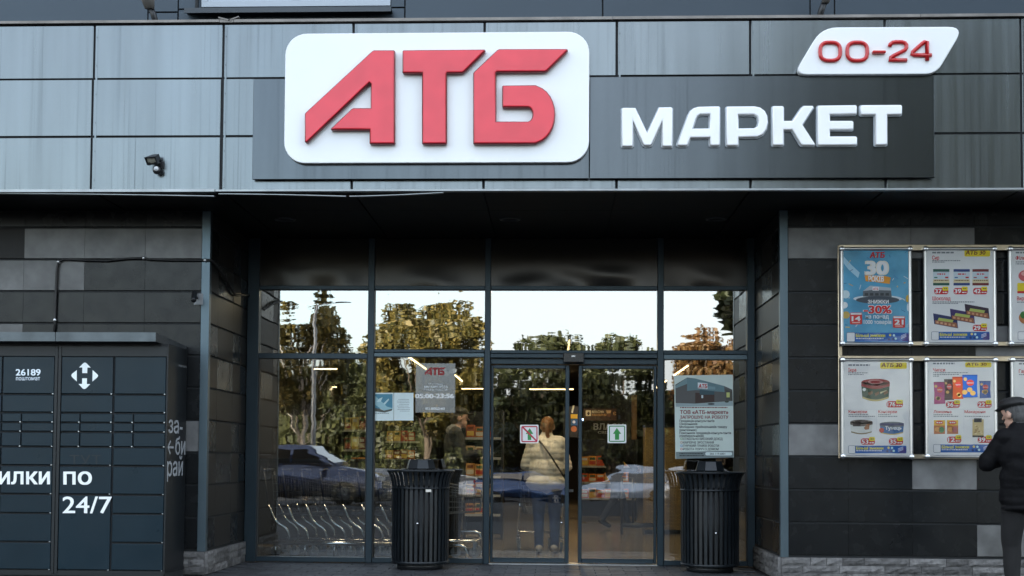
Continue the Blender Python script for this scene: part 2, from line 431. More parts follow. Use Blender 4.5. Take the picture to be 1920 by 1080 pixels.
# canopy body and fascia backing
MB().box(-18, 18, -0.88, 0.08, 3.56, 4.985).build('canopy_body', M_DARK, B)
fas = MB().box(-9.2, 9.0, -0.905, -0.882, 3.53, 5.02).build('fascia', M_DARK, B)
PX0, PW = -4.1752, 1.1782
FZ = [5.0313, 4.5328, 4.004, 3.5111]
for i in range(-4, 11):
    for r in range(3):
        x0, x1 = PX0+PW*(i-1), PX0+PW*i
        dx = 0.0 if r == 0 else (-0.025 if i in (0, 1) else 0.0)
        w = PW-0.019; h = FZ[r]-FZ[r+1]-0.016
        o = slab('fascia_panel', fas, (x0+x1)/2+dx*0.3, -0.92+random.uniform(-.002, .002), (FZ[r]+FZ[r+1])/2+(0.0 if r else -0.004), w, h, 0.014, 0.003, M_FASCIA)
        o.rotation_euler = (random.uniform(-.004, .004), 0, random.uniform(-.004, .004))
    if i > -4:
        # joint cover strips with rivets
        xx = PX0+PW*(i-1)
        st = MB().box(xx+0.018, xx+0.034, -0.9235, -0.921, FZ[3]+0.03, FZ[0]-0.03)
        for k in range(6): st.lathe([(0, -0.003), (0.005, -0.003), (0.005, 0.0)], 8, (xx+0.026, -0.9235, FZ[3]+0.1+k*0.26), 'Y')
        st.build('joint_strip', M_FASCIA, fas)
# top flashing and bottom drip trim
tf = MB()
seg = [-9.2, -6.5, -3.03, -2.9, 0.5, 3.2, 6, 9.0]
for a, b in zip(seg[:-1], seg[1:]): tf.box(a+0.002, b-0.002, -0.945, -0.80, FZ[0]+0.004+random.uniform(-.004, .004), FZ[0]+0.028)
tf.obox((-2.98, -0.93, FZ[0]+0.03), (0.06, 0.02, 0.006), Matrix.Rotation(0.25, 3, 'Y')); tf.obox((-2.90, -0.93, FZ[0]+0.035), (0.05, 0.02, 0.005), Matrix.Rotation(-0.35, 3, 'Y'))
tf.build('top_flashing', mat('weathered_flashing', (0.20, 0.185, 0.17), 0.5, 0.5, var=0.25, scale=5, bump=0.004, bscale=4), fas)
bt = MB()
bt.box(-9.2, -3.05, -0.94, -0.86, FZ[3]-0.012, FZ[3]+0.012); bt.box(-3.045, 9.0, -0.932, -0.86, FZ[3]-0.008, FZ[3]+0.008)
bt.build('drip_trim', M_TRIM, fas)
sg = MB()      # loose strips sagging under the trim
for x0, x1, d0, d1 in ((-5.3, -3.06, 0.012, 0.042), (-3.02, -1.87, 0.022, 0.046), (-1.84, -1.0, 0.046, 0.014)):
    n = 10
    for k in range(n):
        a = x0+(x1-x0)*k/n; b = x0+(x1-x0)*(k+1)/n; da = d0+(d1-d0)*(k/n)**1.5; db = d0+(d1-d0)*((k+1)/n)**1.5
        sg.add([(a, -0.915, FZ[3]-da-0.007), (b, -0.915, FZ[3]-db-0.007), (b, -0.915, FZ[3]-db-0.001), (a, -0.915, FZ[3]-da-0.001),
                (a, -0.87, FZ[3]-da-0.007), (b, -0.87, FZ[3]-db-0.007), (b, -0.87, FZ[3]-db-0.001), (a, -0.87, FZ[3]-da-0.001)],
               [(0, 1, 2, 3), (4, 7, 6, 5), (0, 4, 5, 1), (3, 2, 6, 7)])
sg.build('sagging_strip', M_TRIM, fas)
# soffit
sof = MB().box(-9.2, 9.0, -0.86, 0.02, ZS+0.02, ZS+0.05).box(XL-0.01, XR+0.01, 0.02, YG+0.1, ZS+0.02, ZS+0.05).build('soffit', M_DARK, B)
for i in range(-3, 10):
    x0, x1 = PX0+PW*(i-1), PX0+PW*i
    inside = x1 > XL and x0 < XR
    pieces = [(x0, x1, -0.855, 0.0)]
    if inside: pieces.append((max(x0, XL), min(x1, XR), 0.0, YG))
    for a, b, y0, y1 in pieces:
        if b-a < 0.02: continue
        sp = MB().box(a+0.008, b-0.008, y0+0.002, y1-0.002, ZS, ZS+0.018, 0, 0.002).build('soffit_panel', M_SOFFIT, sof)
for px in (540, 957, 1340):
    x, _ = U(px, 403, 0.55)
    dl = MB().lathe([(0.105, 0.0), (0.105, -0.010), (0.088, -0.014), (0.080, 0.0), (0.07, 0.012), (0, 0.012)], 24, (x, 0.42, ZS-0.001), 'Z').build('downlight', mat('downlight_rim', (0.05, 0.05, 0.05), 0.4), sof)
# upper storey cladding
up = MB().box(-16, 16, 0.085, 0.10, 4.9, 26.0).build('upper_wall', M_DARK, B)
Wx0, _ = U(378, 5, 0.06); Wx1, _ = U(732, 5, 0.06); _, Wz0 = U(540, 12, 0.06)
Wz1 = Wz0+1.5
def uppanel(x0, x1, z0, z1): 
    slab('upper_panel', up, (x0+x1)/2, 0.06, (z0+z1)/2, x1-x0-0.012, z1-z0-0.012, 0.025, 0.003, M_UPPER)
xj = [-9.0, U(110, 10, .06)[0]-1.3, U(334, 10, .06)[0]]
uz0, uz1, uz2 = 4.99, U(300, 23, .06)[1], 7.6
xs = [-9.5, -7.3, xj[2]-0.30, xj[2]]
for a, b in zip(xs[:-1], xs[1:]):
    if b == xj[2]: uppanel(a, b, uz0, uz1); uppanel(a, b, uz1, uz2)
    else: uppanel(a, b, uz0, uz2)
wx0, wx1 = U(352, 20, .06)[0], U(736, 20, .06)[0]
uppanel(xj[2], wx1+0.12, uz0, Wz0-0.02); uppanel(xj[2], Wx0, Wz0-0.02, uz2); uppanel(Wx1, wx1+0.12, Wz0-0.02, uz2)
xs = [wx1+0.12, U(1130, 10, .06)[0], U(1519, 10, .06)[0], U(1565, 10, .06)[0], 5.2, 8.0]
for a, b in zip(xs[:-1], xs[1:]): uppanel(a, b, uz0, uz2)
# upper window
win = MB().box(Wx0, Wx1, 0.10, 0.12, Wz0, Wz1).build('upper_window', mat('blind_white', (0.20, 0.235, 0.27), 0.6, var=0.1, scale=3), B)
fr = MB(); fw = 0.055
fr.box(Wx0, Wx1, 0.055, 0.10, Wz0, Wz0+fw); fr.box(Wx0, Wx1, 0.055, 0.10, Wz1-fw, Wz1)
for x in (Wx0, (Wx0+Wx1)/2-fw/2, Wx1-fw): fr.box(x, x+fw, 0.055, 0.10, Wz0+fw+.001, Wz1-fw-.001)
for a, b in ((Wx0+fw, (Wx0+Wx1)/2-fw/2), ((Wx0+Wx1)/2+fw/2, Wx1-fw)):
    fr.box(a+.001, b-.001, 0.065, 0.10, Wz0+fw+.001, Wz0+fw+0.045); fr.box(a+.001, a+0.045, 0.0651, 0.10, Wz0+fw+.0455, Wz1-fw-.001); fr.box(b-0.045, b-.001, 0.0651, 0.10, Wz0+fw+.0455, Wz1-fw-.001)
fr.build('window_frame', mat('pvc_white', (0.36, 0.41, 0.46), 0.35), win)
for a, b in ((Wx0+fw, (Wx0+Wx1)/2-fw/2), ((Wx0+Wx1)/2+fw/2, Wx1-fw)):
    MB().add([(a, .085, Wz0+.1), (b, .085, Wz0+.1), (b, .085, Wz1-.1), (a, .085, Wz1-.1)], [(0, 1, 2, 3)]).build('pane', M_GLASS, win)
sl = MB().box(wx0, wx1, -0.06, 0.06, Wz0-0.075, Wz0-0.05); sl.box(wx0, wx1, -0.062, -0.045, Wz0-0.10, Wz0-0.0751)
sl.build('window_sill', mat('sill_dark', (0.05, 0.06, 0.07), 0.5, 0.3), win)
MB().box(Wx0-0.055, Wx0-0.03, 0.03, 0.058, Wz0-0.045, Wz1).build('downpipe', M_DARK, win)

# tiled walls
def tile_rows(parent, x0, x1, seams, pick, plane):
    for r in range(11):
        z0 = ROW[r]; z1 = ROW[r+1] if r < 10 else ZS-0.004
        for a, b in zip(seams[:-1], seams[1:]):
            a2, b2 = max(a, x0), min(b, x1)
            if b2-a2 < 0.02: continue
            m = pick(r, (a2+b2)/2)
            w, h = b2-a2-0.0012, z1-z0-0.021
            if plane == 'F': o = slab('wall_tile', parent, (a2+b2)/2, 0.0+random.uniform(-.001, .001), (z0+z1)/2+0.004, w, h, 0.012, 0.0012, m)
            elif plane == 'L': o = slab('wall_tile', parent, XL, (a2+b2)/2, (z0+z1)/2+0.004, w, h, 0.012, 0.0012, m, PI/2)
            else: o = slab('wall_tile', parent, XR, (a2+b2)/2, (z0+z1)/2+0.004, w, h, 0.012, 0.0012, m, -PI/2)
            o.rotation_euler[0] = random.uniform(-.004, .004); o.rotation_euler[2] += random.uniform(-.002, .002)
wl = MB().box(-9.2, XL-0.004, 0.016, 0.029, 0, ZS+0.01).build('tiled_wall', M_DARK, B)
sL = sorted([U(46, 450, 0)[0]+0.598*k for k in range(-7, 4)])
def pickL(r, x):
    px = 193.5*(x-U(46, 450, 0)[0])+46
    if r == 9: return M_TILE2 if px > 40 else M_TILE3
    if r == 8 and px < 160: return M_TILE2
    if r == 6 and px < 46: return M_TILE2
    if r == 3 and px > 270: return M_TILE2
    if r == 4 and px < -60: return M_TILE2
    return M_TILE
tile_rows(wl, -9.2, -3.425, sL+[-3.3], pickL, 'F')
wr = MB().box(XR+0.004, 9.2, 0.016, 0.029, 0, ZS+0.01).build('tiled_wall', M_DARK, B)
x0r = U(1470, 700, 0)[0]
sR = [x0r+0.597*k for k in range(0, 12)]
def pickR(r, x):
    k = int((x-x0r)/0.597)
    if r == 9: return M_TILE2 if k < 3 else M_TILE
    if r == 3: return M_TILE2 if k in (0, 1) else M_TILE
    if r == 2: return M_TILE2 if k in (2,) or x > 3.4 and x < 4.15 else M_TILE
    if r == 6: return M_TILE2 if k >= 3 else M_TILE
    if r == 0: return M_TILE2 if k == 3 else M_TILE
    return M_TILE
tile_rows(wr, XR+0.075, 9.2, sR, pickR, 'F')
rl = MB().box(XL-0.018, XL-0.014, 0.0, YG+0.1, 0, ZS+0.01).build('recess_wall', M_DARK, B)
tile_rows(rl, 0.03, YG-0.02, [0.0, 0.33, 0.93, 1.23, 1.6], lambda r, y: M_TILE3 if (r*7+int(y*3)) % 3 else M_TILE, 'L')
rr = MB().box(XR+0.014, XR+0.018, 0.0, YG+0.1, 0, ZS+0.01).build('recess_wall', M_DARK, B)
tile_rows(rr, 0.03, YG-0.02, [0.0, 0.45, 1.05, 1.6], lambda r, y: M_TILE3 if (r*5+int(y*3)) % 3 else M_TILE, 'R')
# corner posts
pl = MB().box(-3.42, XL+0.004, -0.008, 0.008, ROW[0]-0.01, ZS-0.003); pl.box(XL-0.008, XL+0.004, 0.0085, 0.06, ROW[0]-0.01, ZS-0.003)
pl.build('corner_post', M_POST, B)
pr = MB().box(XR-0.004, XR+0.07, -0.008, 0.008, ROW[0]-0.01, ZS-0.003); pr.box(XR-0.004, XR+0.008, 0.0085, 0.06, ROW[0]-0.01, ZS-0.003)
pr.build('corner_post', M_POST, B)
# stone plinth, stone by stone
def stone_mesh(w, h, d, seed):
    rnd = random.Random(seed); nx, nz = max(3, int(w/0.05)), 3; vs = []; fs = []
    for j in range(nz+1):
        for i in range(nx+1):
            e = i in (0, nx) or j in (0, nz)
            vs.append((-w/2+w*i/nx, -(0.004 if e else rnd.uniform(0.006, 0.022)), -h/2+h*j/nz))
    W = nx+1
    fs = [(j*W+i, j*W+i+1, (j+1)*W+i+1, (j+1)*W+i) for j in range(nz) for i in range(nx)]
    n = len(vs); vs += [(-w/2, d, -h/2), (w/2, d, -h/2), (w/2, d, h/2), (-w/2, d, h/2)]
    bl, br_, tr, tl = 0, nx, nz*W+nx, nz*W
    fs += [(n, n+1)+tuple(range(nx, -1, -1)), (n+2, n+3)+tuple(range(nz*W, nz*W+nx+1)), (n+3, n)+tuple(j*W for j in range(nz+1)), (n+1, n+2)+tuple(j*W+nx for j in range(nz, -1, -1))]
    me = bpy.data.meshes.new('stone'); me.from_pydata(vs, [], fs); me.materials.append(M_STONE); me.update(); return me
_sm = {w: [stone_mesh(w-0.004, 0.0705, 0.03, 11+k+int(w*100)) for k in range(4)] for w in (0.15, 0.20, 0.27, 0.34, 0.42)}
def plinth(name, place, length):
    p = MB()
    root = bpy.data.objects.new(name, None); link(root, B)
    rnd = random.Random(int(length*100))
    for c in range(3):
        s = 0.0
        while s < length-0.05:
            w = rnd.choice((0.15, 0.20, 0.27, 0.34, 0.42))
            if s+w > length: w = min((0.15, 0.20, 0.27, 0.34, 0.42), key=lambda q: abs(q-(length-s)))
            o = bpy.data.objects.new('stone', rnd.choice(_sm[w])); (x, y, rz) = place(s+w/2)
            o.location = (x, y, 0.036+0.0725*c); o.rotation_euler = (0, 0, rz); link(o, root, False); s += w
    return root
plinth('stone_plinth', lambda s: (XL-s, -0.022, 0), 3.6)
plinth('stone_plinth', lambda s: (XR+s, -0.022, 0), 5.0)
plinth('stone_plinth', lambda s: (XL+0.022, s, PI/2), 1.5)
plinth('stone_plinth', lambda s: (XR-0.022, s, -PI/2), 1.5)

# ------------------------------------------------------------------ glazed entrance
G = bpy.data.objects.new('entrance_glazing', None); link(G, B)
def gx(px, py=800): return U(px, py, YG)[0]
def gz(py, px=900): return U(px, py, YG)[1]
def rail(name, x0, x1, z0, z1, y0=YG-0.05, y1=YG+0.05, parent=None, m=None):
    return MB().box(x0, x1, y0, y1, z0, z1, 0, 0.004).build(name, m or M_FRAME, parent or G)
JL0, JL1 = XL+0.003, gx(484.5); M1 = (gx(689), gx(701)); M2 = (gx(908), gx(919)); M3 = (gx(1232), gx(1243.5)); JR0, JR1 = gx(1400), XR-0.003
ZH0, ZH1 = 2.9485, 2.992
ZB = 0.055
for a, b in ((JL0, JL1), M1, M2, M3, (JR0, JR1)): rail('mullion', a, b, 0.0, ZS-0.003, YG-0.06, YG+0.05)
bays = [(JL1, M1[0]), (M1[1], M2[0]), (M2[1], M3[0]), (M3[1], JR0)]
T = [(gz(673, 590), gz(663, 590)), (gz(670, 800), gz(655.5, 800)), (gz(672, 1080), gz(657.5, 1080)), (gz(675, 1320), gz(657.5, 1320))]
for i, (a, b) in enumerate(bays):
    rail('head_rail', a+.001, b-.001, ZH0, ZH1)
    sp = MB(); n = 14    # spandrel sheet, slightly buckled
    nx_, nz_ = 40, 16; rb = random.Random(40+i); waves = [(rb.uniform(2, 9), rb.uniform(0, 6), rb.uniform(3, 11), rb.uniform(0, 6)) for _ in range(5)]
    def bk_(u, v): return 0.006*max(0, 1-v*2.2)**1.2*sum(math.sin(p0*u*(b-a)+p1)*math.cos(p2*v+p3) for p0, p1, p2, p3 in waves)*math.sin(PI*u)
    sp.add([(a+.001+(b-a-.002)*ii/nx_, YG-0.03+bk_(ii/nx_, jj/nz_), ZH1+.001+(ZS-ZH1-.004)*jj/nz_) for jj in range(nz_+1) for ii in range(nx_+1)], [(jj*(nx_+1)+ii, jj*(nx_+1)+ii+1, (jj+1)*(nx_+1)+ii+1, (jj+1)*(nx_+1)+ii) for jj in range(nz_) for ii in range(nx_)], 0, True)
    sp.build('spandrel_panel', M_SPAN, G); MB().box(a+.001, b-.001, YG+0.02, YG+0.05, ZH1+.001, ZS-0.003).build('spandrel_back', M_DARK, G)
    z0, z1 = T[i]
    if i == 0: rail('transom', a+.001, b-.001, z0, z1)
    else:
        zm = z0+(z1-z0)*0.55; rail('transom', a+.001, b-.001, zm+.002, z1); rail('transom', a+.001, b-.001, z0, zm-.002, YG-0.062, YG+0.05, m=M_POST if i != 2 else M_FRAME)
    def pane(a, b, z0, z1, m, parent, y=YG):
        p = MB(); p.box(a, b, y, y+0.010, z0, z1, 1); p.m[2] = 0
        return p.build('pane', [m, M_CLEAR], parent)
    pane(a+.002, b-.002, z1+.001, ZH0-.001, M_GLASSU, G)
    if i != 2:
        rail('bottom_rail', a+.001, b-.001, 0.002, ZB)
        pane(a+.002, b-.002, ZB+.001, z0-.001, M_GLASS, G)
        be = MB().box(a+.001, a+.012, YG-0.045, YG-0.001, ZB+.001, z0-.001).box(b-.012, b-.001, YG-0.045, YG-0.001, ZB+.001, z0-.001)
        be.build('glazing_bead', mat('gasket', (0.02, 0.022, 0.024), 0.6), G)
# sliding door leaves
dh = T[2][0]
rail('door_header', M2[1]+.001, M3[0]-.001, gz(683, 1080), dh-.002, YG+0.0, YG+0.12)
ZD = gz(684, 1080)
def leaf(x0, x1, wl, wr):
    d = bpy.data.objects.new('sliding_door', None); link(d, G)
    y0, y1 = YG+0.03, YG+0.075
    rail('stile', x0, x0+wl, 0.012, ZD-.003, y0, y1, d); rail('stile', x1-wr, x1, 0.012, ZD-.003, y0, y1, d)
    rail('rail', x0+wl+.001, x1-wr-.001, 0.012, 0.062, y0, y1, d); rail('rail', x0+wl+.001, x1-wr-.001, ZD-0.04, ZD-.003, y0, y1, d)
    p = MB(); p.box(x0+wl+.001, x1-wr-.001, y0+0.018, y0+0.026, 0.063, ZD-0.041, 1); p.m[2] = 0
    p.build('pane', [M_GLASS, M_CLEAR], d); return d
leaf(M2[1]+0.004, gx(1067.5), 0.03, 0.045)
leaf(gx(1084.5), M3[0]-0.004, 0.04, 0.03)
MB().box(M2[1], M3[0], YG-0.06, YG+0.12, -0.002, 0.008).build('threshold', M_ALU, G)
sx0, sz1 = U(1056, 662, YG-0.07); sx1, sz0 = U(1095, 680, YG-0.07)
sn = MB().box(sx0, sx1, YG-0.12, YG-0.064, sz0, sz1, 0, 0.006); sb = sn.build('motion_sensor', mat('sensor_black', (0.012, 0.012, 0.014), 0.25), G)
MB().box(sx0+0.09, sx0+0.13, YG-0.1225, YG-0.1205, sz1-0.045, sz1-0.03).build('sensor_window', M_LETW, sb)
# ------------------------------------------------------------------ signs on the fascia
def crop_pt(ox, oy, k, Y): return lambda p: U(ox+p[0]/k, oy+p[1]/k, Y)
def put(name, me, m, parent, y, edge=None):
    me.materials.clear(); me.materials.append(m)
    if edge:
        me.materials.append(edge)
        for f in me.polygons: f.material_index = 0 if abs(f.normal.y) > 0.97 else 1
    o = bpy.data.objects.new(name, me); o.location = (0, y, 0); return link(o, parent)
def arc(cx, cy, rx, ry, a0, a1, n=8): return [(cx+rx*math.cos(R(a0+(a1-a0)*k/n)), cy+ry*math.sin(R(a0+(a1-a0)*k/n))) for k in range(n+1)]

# grey board with the white word
mk = empty('word_sign', (0.3, -0.93, 3.6), label='long grey metal signboard on the fascia with raised white letters', cat='sign')
bx0, bx1 = U(474, 250, -0.97)[0], U(1752, 250, -0.97)[0]; bz0, bz1 = 3.60, 4.507
bxm = U(1105, 300, -0.97)[0]
MB().box(bx0+0.03, bx1-0.03, -0.955, -0.925, bz0+0.03, bz1-0.03).build('backing_frame', M_DARK, mk)
MB().box(bx0, bxm-0.002, -0.975, -0.956, bz0, bz1, 0, 0.004).build('board', M_BOARD, mk)
MB().box(bxm+0.002, bx1, -0.975, -0.956, bz0, bz1, 0, 0.004).build('board', M_BOARD, mk)
P = crop_pt(1100, 0, 2.3415, -1.0)
LET = {
 'М': [[(155, 480), (160, 477), (212, 477), (265, 588), (318, 475), (370, 474), (375, 478), (375, 641), (371, 645), (335, 645), (331, 641), (331, 533), (284, 637), (276, 641), (256, 641), (248, 637), (203, 533), (203, 641), (199, 645), (159, 645), (155, 641)]],
 'А': [[(397, 636), (445, 508), (455, 490), (470, 478), (490, 472), (579, 470), (583, 474), (583, 636), (579, 641), (544, 641), (540, 637), (540, 605), (455, 606), (443, 637), (438, 641), (402, 641)], [(462, 568), (478, 524), (486, 511), (499, 504), (540, 503), (540, 567)]],
 'Р': [[(613, 474), (617, 471), (735, 470), (760, 475), (780, 490), (790, 510), (793, 538), (788, 568), (772, 592), (748, 603), (665, 604), (665, 637), (661, 641), (617, 641), (613, 637)], [(664, 505), (732, 505), (748, 513), (754, 535), (750, 556), (736, 566), (664, 567)]],
 'К': [[(815, 473), (819, 469), (859, 469), (863, 473), (863, 534), (902, 534), (940, 478), (953, 468), (990, 468), (994, 473), (945, 550), (1000, 635), (996, 640), (945, 640), (938, 636), (899, 571), (863, 572), (863, 636), (859, 640), (819, 640), (815, 636)]],
 'Е': [[(1013, 471), (1017, 467), (1179, 465), (1183, 469), (1183, 500), (1179, 503), (1065, 504), (1065, 534), (1164, 534), (1168, 538), (1168, 567), (1164, 571), (1065, 571), (1065, 602), (1180, 602), (1184, 606), (1184, 635), (1180, 639), (1017, 640), (1013, 636)]],
 'Т': [[(1201, 469), (1205, 465), (1377, 464), (1381, 468), (1381, 501), (1377, 505), (1317, 505), (1317, 634), (1313, 638), (1269, 639), (1265, 635), (1265, 505), (1205, 506), (1201, 502)]]}
for ch, lp in LET.items():
    me = solid_curve([[P(q) for q in l] for l in lp], 0.05, 0.010, 2); lt_ = put('letter', me, M_LETW, mk, -1.004)
    rm_ = solid_curve([[P(q) for q in l] for l in lp], 0.012, 0.0, 1, 0.010); rm_.materials.clear(); rm_.materials.append(mat('letter_rim_acrylic', (0.36, 0.40, 0.44), 0.25, coat=0.5)); ro_ = bpy.data.objects.new('letter_rim', rm_); ro_.location = (0, -0.984, 0); link(ro_, lt_)
# white rounded sign with three red letters
wsn = empty('logo_sign', (-1.05, -0.98, 3.74), label='white rounded sign panel with three big slanted red letters', cat='sign')
YW = -1.03
rr_ = [U(*p, YW) for p in rrect_pts(535, 63, 1104.5, 304.5, 40, 8)]
wx0_, wz1_ = min(p[0] for p in rr_), max(p[1] for p in rr_)
X0, X1, Z0, Z1 = min(p[0] for p in rr_), max(p[0] for p in rr_), min(p[1] for p in rr_), max(p[1] for p in rr_)
outl = rrect_pts(X0, Z0, X1, Z1, 0.19, 8)
put('panel', solid_curve([outl], 0.055, 0.006, 2), M_WHITE, wsn, -1.005)
P = crop_pt(470, 40, 2.954, -1.06)
LA = [(302, 516), (308, 508), (676, 168), (686, 164), (796, 164), (801, 169), (801, 679), (796, 684), (665, 684), (660, 679), (660, 606), (450, 607), (445, 602), (448, 596), (562, 488), (572, 484), (666, 484), (667, 352), (660, 347), (318, 674), (309, 677), (302, 670)]
LT = [(842, 170), (848, 164), (1296, 160), (1302, 166), (1298, 174), (1183, 287), (1172, 292), (1092, 292), (1088, 297), (1088, 679), (1083, 684), (955, 684), (950, 679), (950, 292), (848, 293), (842, 288)]
LB = [(1233, 292), (1238, 284), (1366, 163), (1378, 158), (1752, 157), (1758, 163), (1755, 171), (1644, 280), (1630, 286), (1366, 287), (1361, 292), (1361, 558), (1534, 558)]+arc(1534, 520, 27, 38, 85, -85, 8)+[(1397, 482), (1393, 477), (1393, 364), (1398, 359), (1580, 357)]+arc(1565, 520, 123, 161, -78, 78, 12)+[(1578, 683), (1238, 684), (1233, 679)]
for l in (LA, LT, LB): put('letter', solid_curve([[P(q) for q in l]], 0.062, 0.017, 3), M_RED, wsn, -1.062, M_REDE)
# opening-hours lozenge
hs = empty('hours_sign', (3.0, -0.98, 4.5), label='white slanted lozenge sign with raised red numerals above the grey board', cat='sign')
P = crop_pt(1100, 0, 2.3415, -1.02)
def round_poly(pts, rs, n=6):
    out = []; N = len(pts)
    for i, (p, r) in enumerate(zip(pts, rs)):
        p = Vector(p); a = (Vector(pts[i-1])-p).normalized(); b = (Vector(pts[(i+1) % N])-p).normalized()
        for k in range(n+1):
            t = k/n; q = (p+a*r)*(1-t)**2+p*2*t*(1-t)+(p+b*r)*t*t; out.append((q.x, q.y))
    return out
lz = round_poly([(1032, 120), (1658, 117), (1535, 325), (908, 328)], [70, 70, 50, 62])
put('panel', solid_curve([[P(q) for q in lz]], 0.075, 0.008, 2), M_WHITE, hs, -0.985)
P2 = crop_pt(1100, 0, 2.3415, -1.04)
def stroke(path, closed=False):
    pts_ = [(*P2(q_), ) for q_ in path]; mb_ = MB(); mb_.tube([(a_, -1.032, b_) for a_, b_ in pts_], 0.0175, 10, closed=closed)
    return mb_.build('numeral', M_RED2, hs)
def zero(cx_, cy_, rx2, ry2): return [(cx_+rx2*math.copysign(abs(math.cos(t_))**0.72, math.cos(t_)), cy_+ry2*math.copysign(abs(math.sin(t_))**0.72, math.sin(t_))) for t_ in [2*PI*k/36 for k in range(36)]]
stroke(zero(1070, 225, 44, 40), True); stroke(zero(1189, 225, 44, 40), True)
stroke([(1331, 204), (1334, 193), (1343, 186), (1358, 183), (1385, 183), (1398, 187), (1405, 196), (1405, 208), (1398, 219), (1385, 226), (1348, 244), (1336, 252), (1331, 263), (1350, 263), (1407, 263)])
stroke([(1496, 265), (1496, 182), (1484, 183), (1474, 190), (1432, 228), (1429, 237), (1438, 241), (1515, 241)])
put('dash', solid_curve([[P2(q) for q in rrect_pts(1253, 224, 1312, 236, 5, 4)]], 0.05, 0.008, 2), M_RED2, hs, -1.04)

# ------------------------------------------------------------------ lamps on the fascia
M_BLK = mat('black_plastic', (0.012, 0.013, 0.015), 0.4, var=0.1, scale=20)
fx, fz = U(290, 303, -0.98)
fl = empty('floodlight', (fx, -0.93, fz), label='small black halogen floodlight with motion sensor on the left fascia', cat='floodlight')
rot = Matrix.Rotation(R(-18), 3, 'Z') @ Matrix.Rotation(R(38), 3, 'X')
h = MB()
def fr_pt(a, b, c): return (Vector((fx-0.005, -1.02, fz+0.010))+rot @ Vector((a, b, c)))[:]
fa, fb = 0.058, 0.038
fro = [fr_pt(-fa, -0.03, -fb), fr_pt(fa, -0.03, -fb), fr_pt(fa, -0.03, fb), fr_pt(-fa, -0.03, fb)]
bko = [fr_pt(-fa*.55, 0.07, -fb*.5), fr_pt(fa*.55, 0.07, -fb*.5), fr_pt(fa*.55, 0.07, fb*.5), fr_pt(-fa*.55, 0.07, fb*.5)]
inn = [fr_pt(-fa*.8, -0.03, -fb*.72), fr_pt(fa*.8, -0.03, -fb*.72), fr_pt(fa*.8, -0.03, fb*.72), fr_pt(-fa*.8, -0.03, fb*.72)]
h.add(fro+bko+inn, [(4, 7, 6, 5), (0, 1, 5, 4), (1, 2, 6, 5), (2, 3, 7, 6), (3, 0, 4, 7), (0, 8, 9, 1), (1, 9, 10, 2), (2, 10, 11, 3), (3, 11, 8, 0)])
h.build('housing', M_BLK, fl)
MB().add([fr_pt(-fa*.8, -0.02, -fb*.72), fr_pt(fa*.8, -0.02, -fb*.72), fr_pt(fa*.8, -0.02, fb*.72), fr_pt(-fa*.8, -0.02, fb*.72)], [(0, 1, 2, 3)]).build('reflector', mat('reflector', (0.55, 0.53, 0.44), 0.2, 0.6, var=0.4, scale=18), fl)
tb = MB().tube([fr_pt(-fa*.6, -0.012, -0.01), fr_pt(fa*.6, -0.012, -0.01)], 0.007, 8); 
for sx in (-.62, .62): tb.obox(fr_pt(fa*sx, -0.018, -0.03), (0.012, 0.01, 0.012), rot)
tb.build('tube', M_BLK, fl)
MB().tube([(fx+0.01, -0.985, fz), (fx+0.03, -0.96, fz-0.01), (fx+0.035, -0.925, fz-0.012)], 0.014, 8).box(fx+.03, fx+.07, -0.935, -0.923, fz-.045, fz+.012).build('bracket', M_BLK, fl)
sx_, sz_ = U(291, 317, -1.03)
sg_ = MB().lathe([(0.0, 0.024), (0.03, 0.018), (0.037, 0.0), (0.033, -0.018), (0.016, -0.025), (0.0, -0.025)], 16, (sx_, -0.985, sz_), 'Y').build('motion_sensor', M_BLK, fl)
MB().lathe([(0.0, -0.016), (0.016, -0.012), (0.022, 0.0)], 12, (sx_+0.002, -1.010, sz_+0.008), 'Y').build('lens', mat('lens_milk', (0.6, 0.62, 0.64), 0.3), sg_)
def arm_lamp(px, lean, label, wide):
    x, _ = U(px, 40, -0.8); hz = 5.06; k = wide
    L_ = empty('sign_lamp', (x, -0.8, hz), label=label, cat='lamp', group='lamps standing on the top edge of the fascia')
    MB().tube([(x, -0.80, hz-0.04), (x+lean*0.4, -0.83, hz+0.07), (x+lean, -0.86, hz+0.16)], [0.03, 0.028, 0.026], 10).build('arm', M_BLK, L_)
    hd = MB(); y = -0.87
    prof = [(0.045, 0.13), (0.06, 0.19), (0.07, 0.24), (0.135, 0.34), (0.16, 0.50), (0.16, 0.75)]
    rings = []
    for w_, z_ in prof:
        t = (z_-0.13)/0.62; cx_ = x+lean*(1.0+t*1.1); cy_ = y-0.35*t
        rings.append([(cx_+w_*k*math.cos(2*PI*q/12), cy_+0.07*min(1, w_/0.09)*math.sin(2*PI*q/12), hz+z_) for q in range(12)])
    vs = [p for r_ in rings for p in r_]; n = 12
    hd.add(vs, [(i*n+q, i*n+(q+1) % n, (i+1)*n+(q+1) % n, (i+1)*n+q) for i in range(len(rings)-1) for q in range(n)]+[tuple(range(n))[::-1], tuple((len(rings)-1)*n+q for q in range(n))], 0, True)
    hd.build('lamp_head', mat('lamp_grey_brown', (0.20, 0.19, 0.175), 0.55, 0.2, var=0.15, scale=8), L_)
arm_lamp(295, -0.05, 'grey-brown arm lamp leaning above the fascia left of the upper window', 1.0)
arm_lamp(1534, 0.05, 'small grey arm lamp above the fascia over the hours sign', 0.75)

